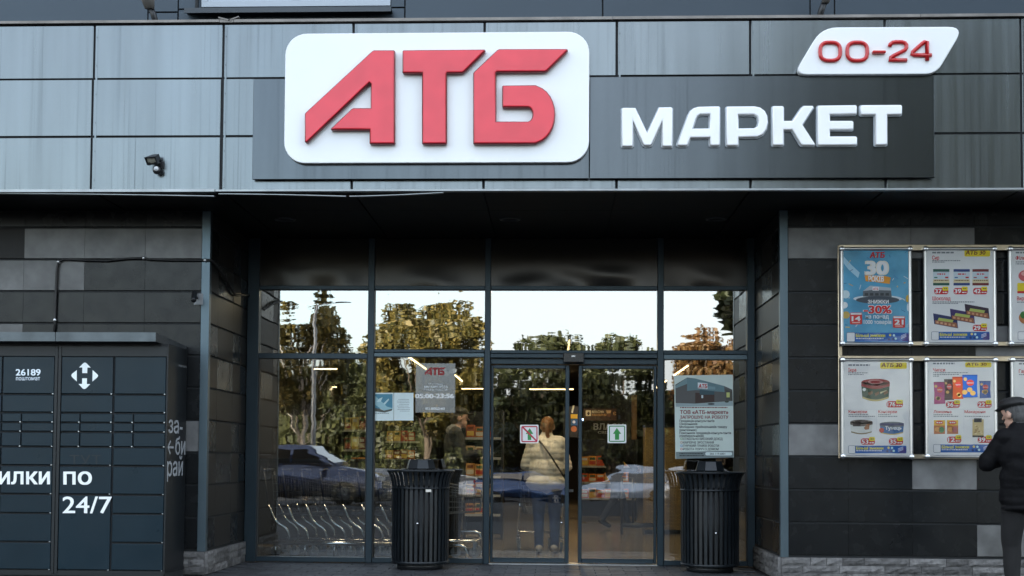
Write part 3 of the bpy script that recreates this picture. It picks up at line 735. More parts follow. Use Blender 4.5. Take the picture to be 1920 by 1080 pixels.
# ------------------------------------------------------------------ parcel locker
YL = -0.62
M_LOCK = mat('locker_steel', (0.0045, 0.0165, 0.026), 0.32, 0.1, var=0.07, scale=3, rand=0.07, rvar=0.05, spec=0.3)
M_LOCKB = mat('locker_body', (0.004, 0.007, 0.009), 0.45, 0.1, var=0.06, scale=3)
M_LETL = mat('vinyl_white', (0.66, 0.72, 0.78), 0.5)
lxr = -3.545
lk = empty('parcel_locker', (-4.6, -0.3, 0), label='dark blue-grey parcel locker with white lettering against the left wall', cat='locker')
lx = lambda px: U(px, 800, YL)[0]
lz_ = lambda py: U(150, py, YL)[1]
cab = MB().box(-6.3, lxr, YL+0.02, -0.03, 0.03, 2.16)
cab.build('cabinet', M_DARK, lk)
MB().box(lxr-0.001, lxr+0.004, YL+0.0, -0.03, 0.06, 2.155).build('side_panel', mat('locker_side', (0.006, 0.008, 0.010), 0.45, var=0.08, scale=4), lk)
MB().box(-6.3, lxr+0.003, YL+0.02, -0.05, 0.0, 0.029).build('base', M_DARK, lk)
rz0, rz1 = U(200, 640, -0.75)[1], U(200, 623, -0.75)[1]
for a, b in ((-6.4, U(104, 630, -.75)[0]-0.003), (U(104, 630, -.75)[0]+0.003, U(292, 625, -.75)[0])):
    rf = MB(); rf.box(a, b, -0.75, -0.735, rz0, rz1); rf.build('roof_edge', mat('locker_roof_edge', (0.085, 0.10, 0.11), 0.35, 0.6, var=0.25, scale=5), lk)
xe = U(292, 625, -.75)[0]
MB().add([(-6.4, -0.734, rz0+.002), (xe, -0.734, rz0+.002), (xe+0.07, -0.02, rz0-.05), (-6.4, -0.02, rz0-.05), (-6.4, -0.734, rz1-.002), (xe, -0.734, rz1-.002), (xe+0.07, -0.02, rz0+0.02), (-6.4, -0.02, rz0+0.02)],
         [(0, 3, 2, 1), (4, 5, 6, 7), (0, 1, 5, 4), (1, 2, 6, 5), (2, 3, 7, 6), (3, 0, 4, 7)]).build('roof', mat('locker_roof', (0.05, 0.055, 0.06), 0.5, 0.3), lk)
# frame posts
for a, b in ((lx(100.5), lx(106)), (lx(107), lx(112.5)), (lx(310.5), lxr)):
    MB().box(a, b, YL-0.004, YL+0.019, 0.05, 2.13, 0, 0.002).build('frame_post', M_LOCKB, lk)
MB().box(-6.3, lxr, YL+0.004, YL+0.0195, 2.045, 2.135).build('frame_rail', M_LOCKB, lk)
MB().box(-6.3, lx(310), YL+0.003, YL+0.0195, 0.035, lz_(1070)).build('frame_rail', M_LOCKB, lk)
rows = [(669, 738), (741.5, 772.5), (776, 791), (794, 808.5), (812, 836.5), (840, 871.5), (875.5, 925.5), (929.5, 961.5), (965, 1015.5), (1019, 1068)]
cols = [(lx(-196), lx(-100), 'Z'), (lx(-97), lx(0.5), 'Y'), (lx(3.5), lx(99.5), 'A'), (lx(113.5), lx(209.5), 'B'), (lx(213.5), lx(309.5), 'C')]
latch = MB().box(-0.012, 0, -0.004, 0.0, 0.0, 0.008).mesh('latch', mat('latch_metal', (0.5, 0.52, 0.54), 0.3, 0.9))
for a, b, c in cols:
    for k, (y0, y1) in enumerate(rows):
        if c == 'B' and k >= 7:
            if k > 7: continue
            y1 = 1068
        z1, z0 = lz_(y0), lz_(y1)
        parts = [(a, b)]
        if k in (2, 3, 4): xm = a+(b-a)*0.375; parts = [(a, xm-0.006), (xm+0.006, b)]
        for pa, pb in parts:
            d = slab('door', lk, (pa+pb)/2, YL, (z0+z1)/2, pb-pa, z1-z0, 0.018, 0.004, M_LOCK)
            if c in 'ABC':
                l = bpy.data.objects.new('latch', latch); l.location = ((pb-pa)/2-0.002 if len(parts) == 1 or pa != a else (pb-pa)/2+0.004, -0.001, -(z1-z0)/2-0.006); l.parent = d; COL.objects.link(l)
pt = Painter(YL-0.002, 0, 640, 7.7125)
pt.text('26189', 232, 585, 492, 398, (212, 222, 230), bold=0.025); pt.build('lettering', lk); pt = Painter(YL-0.002, 0, 640, 7.7125); pt.text('поштомат', 232, 580, 563, 503, (205, 215, 225), bold=0.008); pt.build('lettering', lk); pt = Painter(YL-0.002, 0, 640, 7.7125)
lg = (222, 230, 238)
pt.poly([(1143, 378), (1205, 316), (1228, 305), (1252, 316), (1312, 380), (1264, 380), (1262, 460), (1190, 460), (1190, 378)], lg)
pt.poly([(1188, 535), (1258, 535), (1256, 618), (1306, 618), (1245, 682), (1218, 692), (1196, 682), (1136, 616), (1187, 616)], lg)
pt.poly([(1112, 415), (1110, 580), (1040, 515), (1030, 492), (1042, 470)], lg); pt.poly([(1340, 415), (1410, 478), (1420, 498), (1408, 520), (1336, 582)], lg)
wt = (226, 234, 242)
for t_, a_, b_, c_, d_, e_, col_ in (('посилки', -395, 470, 746, 588, 0.02, wt), ('по', 605, 866, 748, 589, 0.02, wt), ('24/7', 595, 1058, 1020, 856, 0.01, wt), ('ТУТ', 660, 960, 560, 470, 0.0, (8, 22, 28))):
    p2_ = Painter(YL-0.002, 0, 760, 5.0526); p2_.text(t_, a_, b_, c_, d_, col_, bold=e_); p2_.build('lettering', lk)
pt.build('logo', lk)
def side_text(s, y0, y1, z0, z1, bold=0.0):      # lettering on the side panel (looks to +X)
    sd = MB()
    me = text_mesh(s); vs = [v.co for v in me.vertices]; ax, bx_ = min(v.x for v in vs), max(v.x for v in vs)
    for n_, (du, dv) in enumerate(BOLD(bold)): sd.add([(lxr+0.0055+0.00007*n_, y0+(v.x+du-ax)/(bx_-ax)*(y1-y0), z0+(v.y+dv)/0.73*(z1-z0)) for v in vs], [list(p.vertices) for p in me.polygons])
    bpy.data.meshes.remove(me); sd.build('lettering', mat('vinyl_grey', (0.36, 0.38, 0.40), 0.5), lk)
zs_ = lambda py: U(330, py, -0.35)[1]
side_text('за-', -0.58, -0.15, zs_(812), zs_(780), 0.012); side_text('←', -0.60, -0.42, zs_(852), zs_(822), 0.012); side_text('би', -0.36, -0.05, zs_(852), zs_(818), 0.012)
side_text('рай', -0.60, -0.12, zs_(892), zs_(856), 0.012); side_text('нова пошта', -0.30, -0.05, zs_(686), zs_(681.5), 0.0)

# ------------------------------------------------------------------ cable and camera on the left wall
cp = [(101, 640), (103, 600), (105, 545), (107, 505), (110, 491), (120, 486), (160, 488), (200, 489), (240, 485), (270, 484), (275, 486), (320, 488), (385, 488)]
pts = []
for i, p in enumerate(cp):
    x, z = U(*p, -0.02); pts.append((x, -0.022, z))
pts += [(XL+0.02, -0.03, pts[-1][2]), (XL+0.03, 0.1, pts[-1][2]-0.02), (XL+0.02, 0.5, pts[-1][2]-0.10), (XL+0.02, 0.9, pts[-1][2]-0.22), (XL+0.02, 1.5, pts[-1][2]-0.14)]
cb = empty('cable', (pts[0][0], 0, 2.2), label='black corrugated cable running up from the locker and along the left wall', cat='cable')
MB().tube(pts, 0.0125, 8).build('conduit', mat('cable_black', (0.008, 0.008, 0.009), 0.45, bump=0.002, bscale=200), cb)
for i in (1, 4, 9, 12):
    x, y, z = pts[i]; MB().lathe([(0.015, -0.012), (0.018, -0.006), (0.018, 0.006), (0.015, 0.012)], 8, (x, y, z), 'X' if i > 3 else 'Z').build('clip', M_ALU, cb)
wx, wz = U(367, 555, -0.05)
wc = empty('wall_camera', (wx, 0, wz), label='small black bullet camera on a pale plate beside the left corner post', cat='camera')
MB().box(wx-0.03, wx+0.06, -0.012, -0.002, wz-0.08, wz+0.03, 0, 0.003).build('plate', mat('plate_grey', (0.22, 0.23, 0.24), 0.5), wc)
MB().tube([(wx+0.005, -0.02, wz-0.02), (wx, -0.06, wz)], 0.012, 8).build('bracket', M_BLK, wc)
MB().tube([(wx-0.015, -0.03, wz+0.045), (wx-0.012, -0.05, wz+0.03), (wx+0.012, -0.16, wz-0.055), (wx+0.014, -0.165, wz-0.06)], [0.012, 0.026, 0.026, 0.022], 12).build('barrel', M_BLK, wc)
# ------------------------------------------------------------------ poster frames on the right wall
YP = -0.085
k8 = 4.908
rl_ = empty('poster_rack', (3.5, -0.03, 2.0), label='silver metal rail rack behind the advertising posters on the right wall', cat='rack')
M_RAIL = mat('rail_brushed', (0.60, 0.52, 0.40), 0.28, 1.0, var=0.15, scale=7)  # warm tint puts golden glints into the colour of the silver metal
rx0 = U(1573, 560, -0.04)[0]
for y0, y1 in ((459, 470), (640, 648), (667, 677), (851, 860)):
    z1, z0 = U(1640, y0, -0.04)[1], U(1640, y1, -0.04)[1]
    MB().box(rx0, 5.0, -0.055, -0.025, z0, z1, 0, 0.004).build('rail', M_RAIL, rl_)
zt, zb = U(1575, 459, -.04)[1], U(1577, 860, -.04)[1]
MB().box(rx0-0.004, rx0+0.033, -0.0245, -0.006, zb, zt, 0, 0.004).build('post', M_RAIL, rl_)
MB().box(4.6, 4.64, -0.0245, -0.006, zb, zt, 0, 0.004).build('post', M_RAIL, rl_)
def poster_frame(name, px0, py0, px1, py1, label):
    (x0, z1), (x1, z0) = U(px0, py0, YP), U(px1, py1, YP)
    r = empty(name, ((x0+x1)/2, YP, z0), label=label, cat='poster', group='advertising posters in silver snap frames')
    w = 0.032; y0, y1 = YP-0.004, YP+0.028
    def bar(a, b, c, d, hor):
        # rounded snap profile
        mb = MB(); n = 5
        if hor:
            prof = [(y1, c), (YP+0.004, c)]+[(YP+0.004-0.016*math.sin(PI*k/n), c+(d-c)*k/n) for k in range(n+1)]+[(YP+0.004, d), (y1, d)]
            vs = [(x, y, z) for x in (a, b) for y, z in prof]
        else:
            prof = [(y1, a), (YP+0.004, a)]+[(YP+0.004-0.016*math.sin(PI*k/n), a+(b-a)*k/n) for k in range(n+1)]+[(YP+0.004, b), (y1, b)]
            vs = [(x, y, z) for z in (d, c) for y, x in prof]
        m_ = len(prof); fs = [(i, i+1, m_+i+1, m_+i) for i in range(m_-1)]+[tuple(range(m_))[::-1], tuple(range(m_, 2*m_))]
        mb.add(vs, fs, 0, False); return mb.build('frame_bar', M_ALU, r)
    bar(x0, x1, z1-w, z1, True); bar(x0, x1, z0, z0+w, True); bar(x0, x0+w, z0+w+.001, z1-w-.001, False); bar(x1-w, x1, z0+w+.001, z1-w-.001, False)
    for cx_, cz in ((x0+.018, z0+.018), (x1-.018, z0+.018), (x0+.018, z1-.018), (x1-.018, z1-.018)):
        MB().lathe([(0.0, -0.018), (0.018, -0.016), (0.026, -0.008), (0.026, 0.02)], 12, (cx_, YP, cz), 'Y').build('corner_cap', M_ALU, r)
    MB().box(x0+0.01, x1-0.01, YP+0.012, YP+0.027, z0+0.01, z1-0.01).build('back_panel', M_DARK, r)
    return r, x0+w, x1-w, z0+w, z1-w
def sheet(r, x0, x1, z0, z1, m):
    n = 8; mb = MB(); rnd = random.Random(int(x0*100))
    vs = [(x0+(x1-x0)*i/n, YP+0.0105, z0+(z1-z0)*j/n) for j in range(n+1) for i in range(n+1)]
    mb.add(vs, [(j*(n+1)+i, j*(n+1)+i+1, (j+1)*(n+1)+i+1, (j+1)*(n+1)+i) for j in range(n) for i in range(n)], 0, True); return mb.build('sheet', m, r)
M_PAPER = mat('glossy_poster_paper', (0.90, 0.90, 0.89), 0.22, var=0.03, scale=6, bump=0.003, bscale=7, coat=0.4)
def cover(r, x0, x1, z0, z1):
    MB().add([(x0, YP+0.0035, z0), (x1, YP+0.0035, z0), (x1, YP+0.0035, z1), (x0, YP+0.0035, z1)], [(0, 1, 2, 3)]).build('cover_sheet', glass_mat('poster_film', 0.03, (0.99, 0.99, 0.99), 0.004, (5, 1, 7), 0.06), r)
def painter(oy): return Painter(YP+0.0095, 1560, oy, k8, 0.0008)
YEL, RED_, WH, BLU, NAVY, GRY, DGR = (246, 205, 30), (196, 22, 32), (240, 242, 244), (24, 92, 170), (28, 38, 92), (120, 124, 130), (60, 62, 66)
def price(p, x, y, t, w=130, h=58):
    p.rrect(x, y, x+w, y+h, 22, RED_, 2); p.rrect(x+w*0.58, y-h*0.22, x+w*1.0, y+h*0.42, 12, YEL, 3)
    p.text(t, x+8, x+w*0.52, y+h*0.82, y+h*0.14, WH, 4, 0.03); p.scribble(x+w*0.6, x+w*0.95, y+h*0.7, 9, WH, 4); p.scribble(x+w*0.68, x+w*0.92, y+h*0.1, 8, DGR, 4)
def footer(p, x0, y0, x1, y1):
    p.rrect(x0, y0, x1, y1, 10, BLU, 1); q = (y1-y0)*0.86; p.rrect(x0-6, y0-2, x0+q, y1+2, 12, WH, 2); p.ring(x0-6, y0-2, x0+q, y1+2, 12, 3, NAVY, 3)
    p.text('Більші знижки', x0+q+8, x0+q+8+(x1-x0)*0.47, y0+(y1-y0)*0.5, y0+(y1-y0)*0.14, (248, 220, 60), 3, 0.03)
    p.scribble(x0+q+8, x0+q+(x1-x0)*0.46, y0+(y1-y0)*0.66, 8, WH, 3)
    for i, (a, b, c) in enumerate(((0.69, .28, (232, 210, 120)), (0.75, .3, (190, 225, 245)), (0.67, .72, (18, 50, 110)), (0.735, .72, (14, 60, 120)), (0.78, .68, (200, 230, 250)))):
        p.disc(x0+(x1-x0)*a, y0+(y1-y0)*b, 11, c, 3)
    p.poly([(x1-70, y1-2), (x1-20, y0+8), (x1-4, y0+20), (x1-4, y1-2)], (70, 60, 130), 2); 
    for i in range(3): p.poly([(x1-78, y0+26+i*12), (x1-30, y0+8+i*12), (x1-28, y0+14+i*12), (x1-76, y0+32+i*12)], (205, 205, 225), 3)
def tag30(p, x0, y0, x1, y1):
    p.rrect(x0, y0, x1, y1, 14, YEL, 1); p.text('АТБ 30', x0+12, x0+(x1-x0)*0.8, y1-18, y0+6, (110, 40, 20), 2, 0.03, 0.15)
# 1: blue anniversary poster
r, x0, x1, z0, z1 = poster_frame('poster', 1575, 463, 1711, 648, 'blue advertising poster with big 30 and minus 30 percent in a silver frame')
sheet(r, x0, x1, z0, z1, mat('blue_poster_paper', (0.10, 0.36, 0.56), 0.2, var=0.25, scale=3.2, bump=0.004, bscale=6, coat=0.4, col2=(0.16, 0.46, 0.66)))
p = painter(450)
rnd = random.Random(5)
for _ in range(46):
    x, y = rnd.uniform(110, 705), rnd.uniform(100, 820)
    if 270 < x < 560 and y > 180: continue
    a = rnd.uniform(0, PI); l = rnd.uniform(6, 26); w = rnd.uniform(2, 5); c, s = math.cos(a), math.sin(a)
    p.poly([(x-c*l-s*w, y-s*l+c*w), (x-c*l+s*w, y-s*l-c*w), (x+c*l+s*w, y+s*l-c*w), (x+c*l-s*w, y+s*l+c*w)], rnd.choice([(214, 190, 110), (60, 130, 175), (190, 205, 210), (205, 160, 70), (40, 100, 150)]), 1)
for x, y, q, c in ((125, 500, 38, (205, 225, 235)), (115, 600, 30, (225, 235, 240)), (130, 690, 34, (200, 170, 90)), (695, 540, 34, (205, 165, 60)), (700, 620, 36, (210, 225, 235)), (715, 730, 26, (215, 228, 235))): p.disc(x, y, q if x+q < 712 else 712-x if 712-x > 6 else 6, c, 1, q)
p.poly([(105, 150), (180, 230), (255, 300), (240, 350), (150, 270), (104, 210)], (170, 210, 232), 1)
p.text('АТБ', 350, 480, 163, 112, (190, 25, 35), 2, 0.05, 0.1)
p.text('30', 312, 512, 316, 190, (232, 222, 205), 2, 0.06); p.text('30', 322, 506, 310, 196, WH, 3, 0.03)
p.poly([(300, 325), (480, 330), (540, 345), (530, 405), (460, 395), (390, 385), (310, 380)], (226, 150, 40), 2); p.text('РОКІВ', 335, 475, 382, 330, WH, 3, 0.04)
p.poly([(285, 520), (285, 470), (350, 420), (540, 440), (550, 525)], (92, 98, 102), 2); p.poly([(285, 470), (350, 420), (540, 440), (545, 465), (370, 460)], (176, 184, 190), 3); p.rect(372, 432, 430, 466, WH, 4); p.text('АТБ', 378, 424, 460, 440, RED_, 5, 0.03)
for i in range(5): p.rect(300+i*48, 488, 332+i*48, 512, (48, 52, 56), 3)
p.disc(420, 540, 225, (210, 218, 222), 1, 32, 28); p.disc(420, 552, 200, (60, 70, 80), 2, 34, 28)
p.text('ЗНИЖКИ', 330, 520, 585, 552, WH, 4, 0.03); p.text('-30%', 292, 545, 676, 598, WH, 3, 0.06); p.text('-30%', 296, 541, 674, 602, (206, 34, 38), 4, 0.035)
p.text('на понад', 310, 522, 722, 684, WH, 3, 0.02); p.text('1000 товарів', 292, 545, 772, 736, WH, 3, 0.02)
for x, y, t in ((165, 668, '14'), (560, 700, '21')):
    p.rrect(x, y, x+112, y+108, 12, (206, 48, 40), 2); p.rect(x+6, y+4, x+106, y+20, (235, 235, 235), 3); p.text(t, x+18, x+94, y+78, y+32, WH, 4, 0.04); p.rect(x+20, y+88, x+92, y+96, (236, 190, 180), 3)
footer(p, 140, 852, 712, 935); p.build('print', r); cover(r, x0, x1, z0, z1)
# 2: cheese and chocolate
r, x0, x1, z0, z1 = poster_frame('poster', 1732, 463, 1870, 648, 'white poster with three cheese packs above three chocolate bars')
sheet(r, x0, x1, z0, z1, M_PAPER); p = painter(450); tag30(p, 1218, 92, 1455, 152)
p.scribble(922, 1120, 116, 14, GRY, 1); p.text('Сир', 922, 985, 180, 145, RED_, 1, 0.02); p.scribble(922, 1180, 190, 8, GRY, 1, 3); p.scribble(922, 1040, 203, 8, GRY, 1, 5)
for x, c, c2 in ((930, (30, 84, 70), (38, 110, 84)), (1118, (40, 62, 120), (60, 96, 150)), (1292, (110, 34, 36), (150, 60, 50))):
    p.rect(x, 268, x+150, 418, (196, 208, 214), 1); p.rect(x, 268, x+150, 292, c, 2); p.rect(x, 395, x+150, 418, c, 2); p.rect(x, 362, x+150, 396, (214, 200, 160), 2)
    p.scribble(x+40, x+112, 314, 12, RED_, 2, 1); p.rect(x+10, 340, x+40, 350, c2, 2); p.rect(x+110, 338, x+140, 352, (180, 40, 40), 2); p.scribble(x+10, x+140, 372, 9, (120, 90, 60), 3)
for x, t in ((940, '37'), (1118, '39'), (1298, '42')): price(p, x, 442, t)
p.text('Шоколад', 925, 1090, 555, 520, RED_, 1, 0.02); p.scribble(925, 1310, 570, 8, GRY, 1, 2); p.scribble(925, 1160, 583, 8, GRY, 1, 9)
for x, y, c in ((930, 675, (38, 44, 92)), (1085, 632, (58, 40, 96)), (1220, 588, (46, 26, 48))):
    def q(a, b): return (x+a*220-b*(-10), y+a*40+b*98)
    p.poly([q(0, 0), q(1, 0), q(1, 1), q(0, 1)], c, 2); p.poly([q(.05, .62), q(.95, .5), q(.98, .96), q(.04, .96)], (150, 92, 62), 3); p.poly([q(.22, .32), q(.84, .28), q(.78, .55), q(.16, .6)], (176, 186, 92), 4)
    for i in range(5): p.poly([q(.1+.17*i, .7), q(.2+.17*i, .68), q(.19+.17*i, .88), q(.09+.17*i, .9)], (206, 150, 110), 4)
price(p, 1295, 780, '29'); footer(p, 920, 845, 1450, 920); p.build('print', r); cover(r, x0, x1, z0, z1)
# 3: caviar and tins
def tin(p, cx, cy, w, h, top, side, base, lay=2):
    p.poly([(cx-w/2, cy-h*0.32)]+[(cx-w/2*0.93+w*0.93*k/10, cy+h*0.36+h*0.14*math.sin(PI*k/10)) for k in range(11)]+[(cx+w/2, cy-h*0.32)], side, lay)
    p.poly([(cx-w*0.46+w*0.92*k/10, cy+h*0.30+h*0.14*math.sin(PI*k/10)) for k in range(11)]+[(cx+w*0.46-w*0.92*k/10, cy+h*0.38+h*0.14*math.sin(PI*k/10)) for k in range(11)], base, lay+1)
    p.poly([(cx-w/2, cy-h*0.36), (cx-w/2, cy-h*0.22)]+[(cx-w/2+w*k/10, cy-h*0.18+h*0.13*math.sin(PI*k/10)) for k in range(11)]+[(cx+w/2, cy-h*0.36)], top, lay+1); p.disc(cx, cy-h*0.36, w/2, top, lay+1, h*0.16)
r, x0, x1, z0, z1 = poster_frame('poster', 1576, 671, 1713, 860, 'white poster with one big red-lidded tin above two smaller tins')
sheet(r, x0, x1, z0, z1, M_PAPER); p = painter(660); tag30(p, 443, 95, 688, 155)
p.scribble(150, 348, 120, 14, GRY, 1); p.text('Ікра', 150, 222, 180, 148, RED_, 1, 0.02); p.scribble(150, 332, 192, 8, GRY, 1); p.scribble(150, 290, 207, 8, GRY, 1, 4)
tin(p, 400, 350, 262, 200, (150, 34, 36), (28, 66, 44), (196, 176, 110)); p.disc(400, 276, 70, (196, 130, 124), 4, 20); p.disc(400, 277, 46, (150, 34, 36), 5, 12); p.disc(296, 345, 16, (220, 226, 220), 4)
for x, y in ((330, 375), (390, 380), (470, 370)): p.poly([(x, y), (x+40, y-18), (x+46, y+6), (x+10, y+26)], (120, 84, 50), 4)
p.poly([(440, 370), (500, 350), (504, 358), (446, 384)], (200, 190, 150), 4); price(p, 502, 452, '176', 150)
p.text('Консерви', 152, 322, 562, 535, RED_, 1, 0.02); p.text('Консерви', 426, 597, 562, 535, RED_, 1, 0.02)
for a, b in ((152, 395), (426, 600)): p.scribble(a, b-60, 576, 8, GRY, 1, 1); p.scribble(a, b, 592, 8, GRY, 1, 7)
p.poly([(410, 532), (413, 532), (413, 720), (410, 720)], (200, 200, 205), 1); p.rect(110, 526, 690, 528, (205, 207, 210), 1)
tin(p, 270, 690, 206, 130, (112, 100, 92), (214, 214, 208), (140, 122, 84)); p.rect(192, 648, 262, 684, (48, 34, 32), 4); p.poly([(292, 700), (320, 664), (346, 660), (340, 712), (306, 716)], (150, 92, 50), 4); p.disc(270, 640, 62, (60, 46, 42), 4, 14)
tin(p, 550, 702, 222, 116, (90, 98, 108), (40, 96, 150), (206, 180, 96)); p.rect(440, 655, 660, 676, (42, 48, 96), 4); p.text('Тунець', 490, 640, 716, 682, WH, 5, 0.04); p.disc(455, 720, 22, (196, 60, 46), 5)
price(p, 265, 795, '53'); price(p, 523, 795, '35'); footer(p, 155, 862, 684, 932); p.build('print', r); cover(r, x0, x1, z0, z1)
# 4: crisps and noodles
def bag(p, x0, y0, x1, y1, c, c2, lay=2, n=3, seed=1):
    p.poly([(x0, y0), (x1, y0+6), (x1-4, (y0+y1)/2), (x1+3, y1), (x0+4, y1+4), (x0+6, (y0+y1)/2)], c, lay); rnd = random.Random(seed)
    p.disc((x0+x1)/2+4, y0+(y1-y0)*0.36, (x1-x0)*0.25, (216, 70, 60), lay+1, (y1-y0)*0.14); p.text('чипси', x0+(x1-x0)*0.3, x0+(x1-x0)*0.74, y0+(y1-y0)*0.39, y0+(y1-y0)*0.33, WH, lay+2, 0.02)
    for _ in range(n): p.disc(rnd.uniform(x0+22, x1-22), rnd.uniform(y0+(y1-y0)*0.6, y1-26), (x1-x0)*0.18, (222, 172, 92), lay+1, (x1-x0)*0.16)
    p.disc(x0+(x1-x0)*0.2, y0+(y1-y0)*0.2, (x1-x0)*0.12, (224, 180, 110), lay+1); p.rect(x0, y0, x1, y0+8, c2, lay+1)
r, x0, x1, z0, z1 = poster_frame('poster', 1734, 671, 1872, 860, 'white poster with crisp bags above noodle and pasta packs')
sheet(r, x0, x1, z0, z1, M_PAPER); p = painter(660); tag30(p, 1225, 95, 1468, 142)
p.scribble(930, 1128, 106, 14, GRY, 1); p.text('Чипси', 930, 1040, 180, 148, RED_, 1, 0.02); p.scribble(930, 1250, 190, 8, GRY, 1); p.scribble(930, 1170, 207, 8, GRY, 1, 3); p.scribble(930, 988, 222, 8, GRY, 1, 4)
bag(p, 935, 275, 1040, 475, (178, 56, 120), (140, 40, 90), 2, 2, 3); bag(p, 1030, 250, 1118, 440, (66, 22, 30), (40, 14, 20), 5, 1, 4); bag(p, 1105, 228, 1205, 430, (196, 84, 36), (160, 50, 30), 8, 2, 5); bag(p, 1196, 210, 1335, 415, (40, 98, 176), (30, 70, 140), 11, 3, 6); bag(p, 1355, 266, 1460, 422, (36, 84, 160), (30, 66, 130), 2, 3, 7)
price(p, 1048, 455, '36'); price(p, 1338, 455, '22')
p.text('Локшина', 935, 1098, 562, 536, RED_, 1, 0.02); p.text('Макарони', 1220, 1410, 562, 536, RED_, 1, 0.02)
p.scribble(935, 1160, 592, 8, GRY, 1); p.scribble(935, 1110, 577, 8, GRY, 1, 2); p.scribble(1220, 1455, 592, 8, GRY, 1, 3); p.rect(885, 526, 1470, 528, (205, 207, 210), 1); p.rect(1212, 532, 1215, 740, (205, 207, 210), 1)
for x, c in ((937, (44, 120, 60)), (1058, (176, 90, 90))):
    p.rect(x, 627, x+102, 754, (226, 176, 40), 2); p.disc(x+50, 650, 36, (206, 50, 36), 3, 17); p.scribble(x+24, x+76, 650, 10, WH, 4); p.rect(x, 676, x+102, 754, (186, 104, 44), 3); p.disc(x+70, 716, 26, c, 4, 28); p.disc(x+32, 712, 26, (216, 150, 70), 4, 20)
p.rect(1292, 620, 1396, 772, (206, 182, 126), 2); p.rect(1306, 610, 1378, 646, (34, 38, 46), 3); p.rect(1292, 768, 1396, 784, (34, 30, 28), 3)
for i in range(14): rnd = random.Random(i); x, y = rnd.uniform(1306, 1380), rnd.uniform(672, 752); p.disc(x, y, 11, (176, 142, 84) if i % 2 else (226, 206, 156), 3+i % 2, 6)
price(p, 1060, 778, '12'); price(p, 1340, 778, '39'); footer(p, 938, 850, 1470, 924); p.build('print', r); cover(r, x0, x1, z0, z1)
# 5, 6: cut by the picture's edge
r, x0, x1, z0, z1 = poster_frame('poster', 1891, 463, 2029, 648, 'upper poster cut off by the right picture edge with meat and vegetables')
sheet(r, x0, x1, z0, z1, M_PAPER); p = painter(450); tag30(p, 2000, 92, 2238, 152); p.scribble(1690, 1890, 116, 14, GRY, 1); p.text('Філе', 1690, 1780, 182, 148, RED_, 1, 0.02); p.scribble(1690, 1920, 202, 8, GRY, 1); p.scribble(1690, 1850, 220, 8, GRY, 1, 2)
p.disc(1790, 330, 75, (206, 96, 100), 2, 55); p.disc(1770, 310, 30, (236, 170, 160), 3, 20); p.rrect(1705, 395, 1860, 490, 10, YEL, 3); p.rect(1705, 470, 1860, 490, RED_, 4)
p.text('Вироби', 1702, 1830, 555, 520, RED_, 1, 0.02); p.scribble(1702, 1960, 572, 8, GRY, 1); p.disc(1790, 715, 72, (190, 120, 70), 2, 60); p.disc(1765, 690, 34, (60, 120, 50), 3); p.disc(1800, 730, 26, (226, 190, 150), 3); price(p, 1960, 780, '64'); footer(p, 1715, 845, 2240, 920); p.build('print', r); cover(r, x0, x1, z0, z1)
r, x0, x1, z0, z1 = poster_frame('poster', 1895, 671, 2033, 860, 'lower poster cut off by the right picture edge behind the man')
sheet(r, x0, x1, z0, z1, M_PAPER); p = painter(660); tag30(p, 2010, 95, 2250, 150); p.scribble(1720, 1900, 108, 14, GRY, 1); p.text('Гарбуз', 1720, 1850, 192, 160, RED_, 1, 0.02); p.scribble(1720, 1930, 208, 8, GRY, 1); p.disc(1960, 340, 110, (214, 120, 40), 2, 84); p.rect(1945, 240, 1975, 280, (80, 96, 40), 3); price(p, 2060, 440, '18'); footer(p, 1735, 862, 2260, 932); p.build('print', r); cover(r, x0, x1, z0, z1)

# ------------------------------------------------------------------ notices and stickers on the glazing
YN = YG-0.006
(x0, z1), (x1, z0) = U(1264, 704, YN), U(1376, 861, YN)
jp = empty('notice', ((x0+x1)/2, YN, z0), label='large pale job notice with a shop photo taped inside the right pane', cat='notice')
p = Painter(YN, 1260, 700, 6.545, 0.0008)
MB().add([(a, YN, b) for a, b in [U(1264+dx, 704+dy, YN) for dx, dy in ((2.5, 156.5), (112, 153.5), (110, -1.5), (0, 0))]], [(0, 1, 2, 3)]).build('sheet', mat('job_paper', (0.66, 0.76, 0.72), 0.35, var=0.06, scale=5, bump=0.002, bscale=6), jp)
p.poly([(40, 140), (185, 52), (280, 62), (640, 155), (740, 200), (745, 340), (290, 372), (44, 365)], (84, 84, 84), 1)
p.poly([(40, 155), (185, 52), (185, 130), (44, 185)], (112, 140, 146), 2); p.poly([(185, 60), (280, 62), (640, 155), (645, 230), (300, 205), (185, 215)], (98, 128, 136), 2)
p.poly([(285, 238), (520, 248), (520, 350), (285, 366)], (58, 40, 34), 2); p.poly([(340, 200), (520, 220), (520, 262), (340, 262)], (50, 78, 88), 3); p.poly([(655, 195), (742, 225), (744, 330), (660, 330)], (70, 72, 66), 2); p.rect(668, 235, 708, 295, (190, 196, 120), 3); p.rect(360, 268, 382, 304, (190, 205, 210), 4)
p.poly([(44, 366), (290, 372), (745, 342), (748, 400), (46, 410)], (150, 168, 172), 2); p.disc(480, 376, 44, (60, 66, 70), 3, 12); p.disc(672, 348, 26, (60, 70, 60), 3, 12)
p.poly([(315, 112), (435, 122), (437, 195), (317, 185)], (214, 222, 226), 4); p.text('АТБ', 326, 428, 182, 132, (176, 32, 36), 5, 0.04, 0.1); p.poly([(440, 158), (530, 165), (530, 200), (440, 196)], (120, 150, 160), 4)
DR, BK = (122, 30, 34), (34, 40, 44)
p.scribble(100, 682, 420, 12, DR, 2); p.text('ТОВ «АТБ-маркет»', 98, 690, 498, 452, DR, 2, 0.025); p.text('ЗАПРОШУЄ НА РОБОТУ', 100, 690, 556, 518, DR, 2, 0.025)
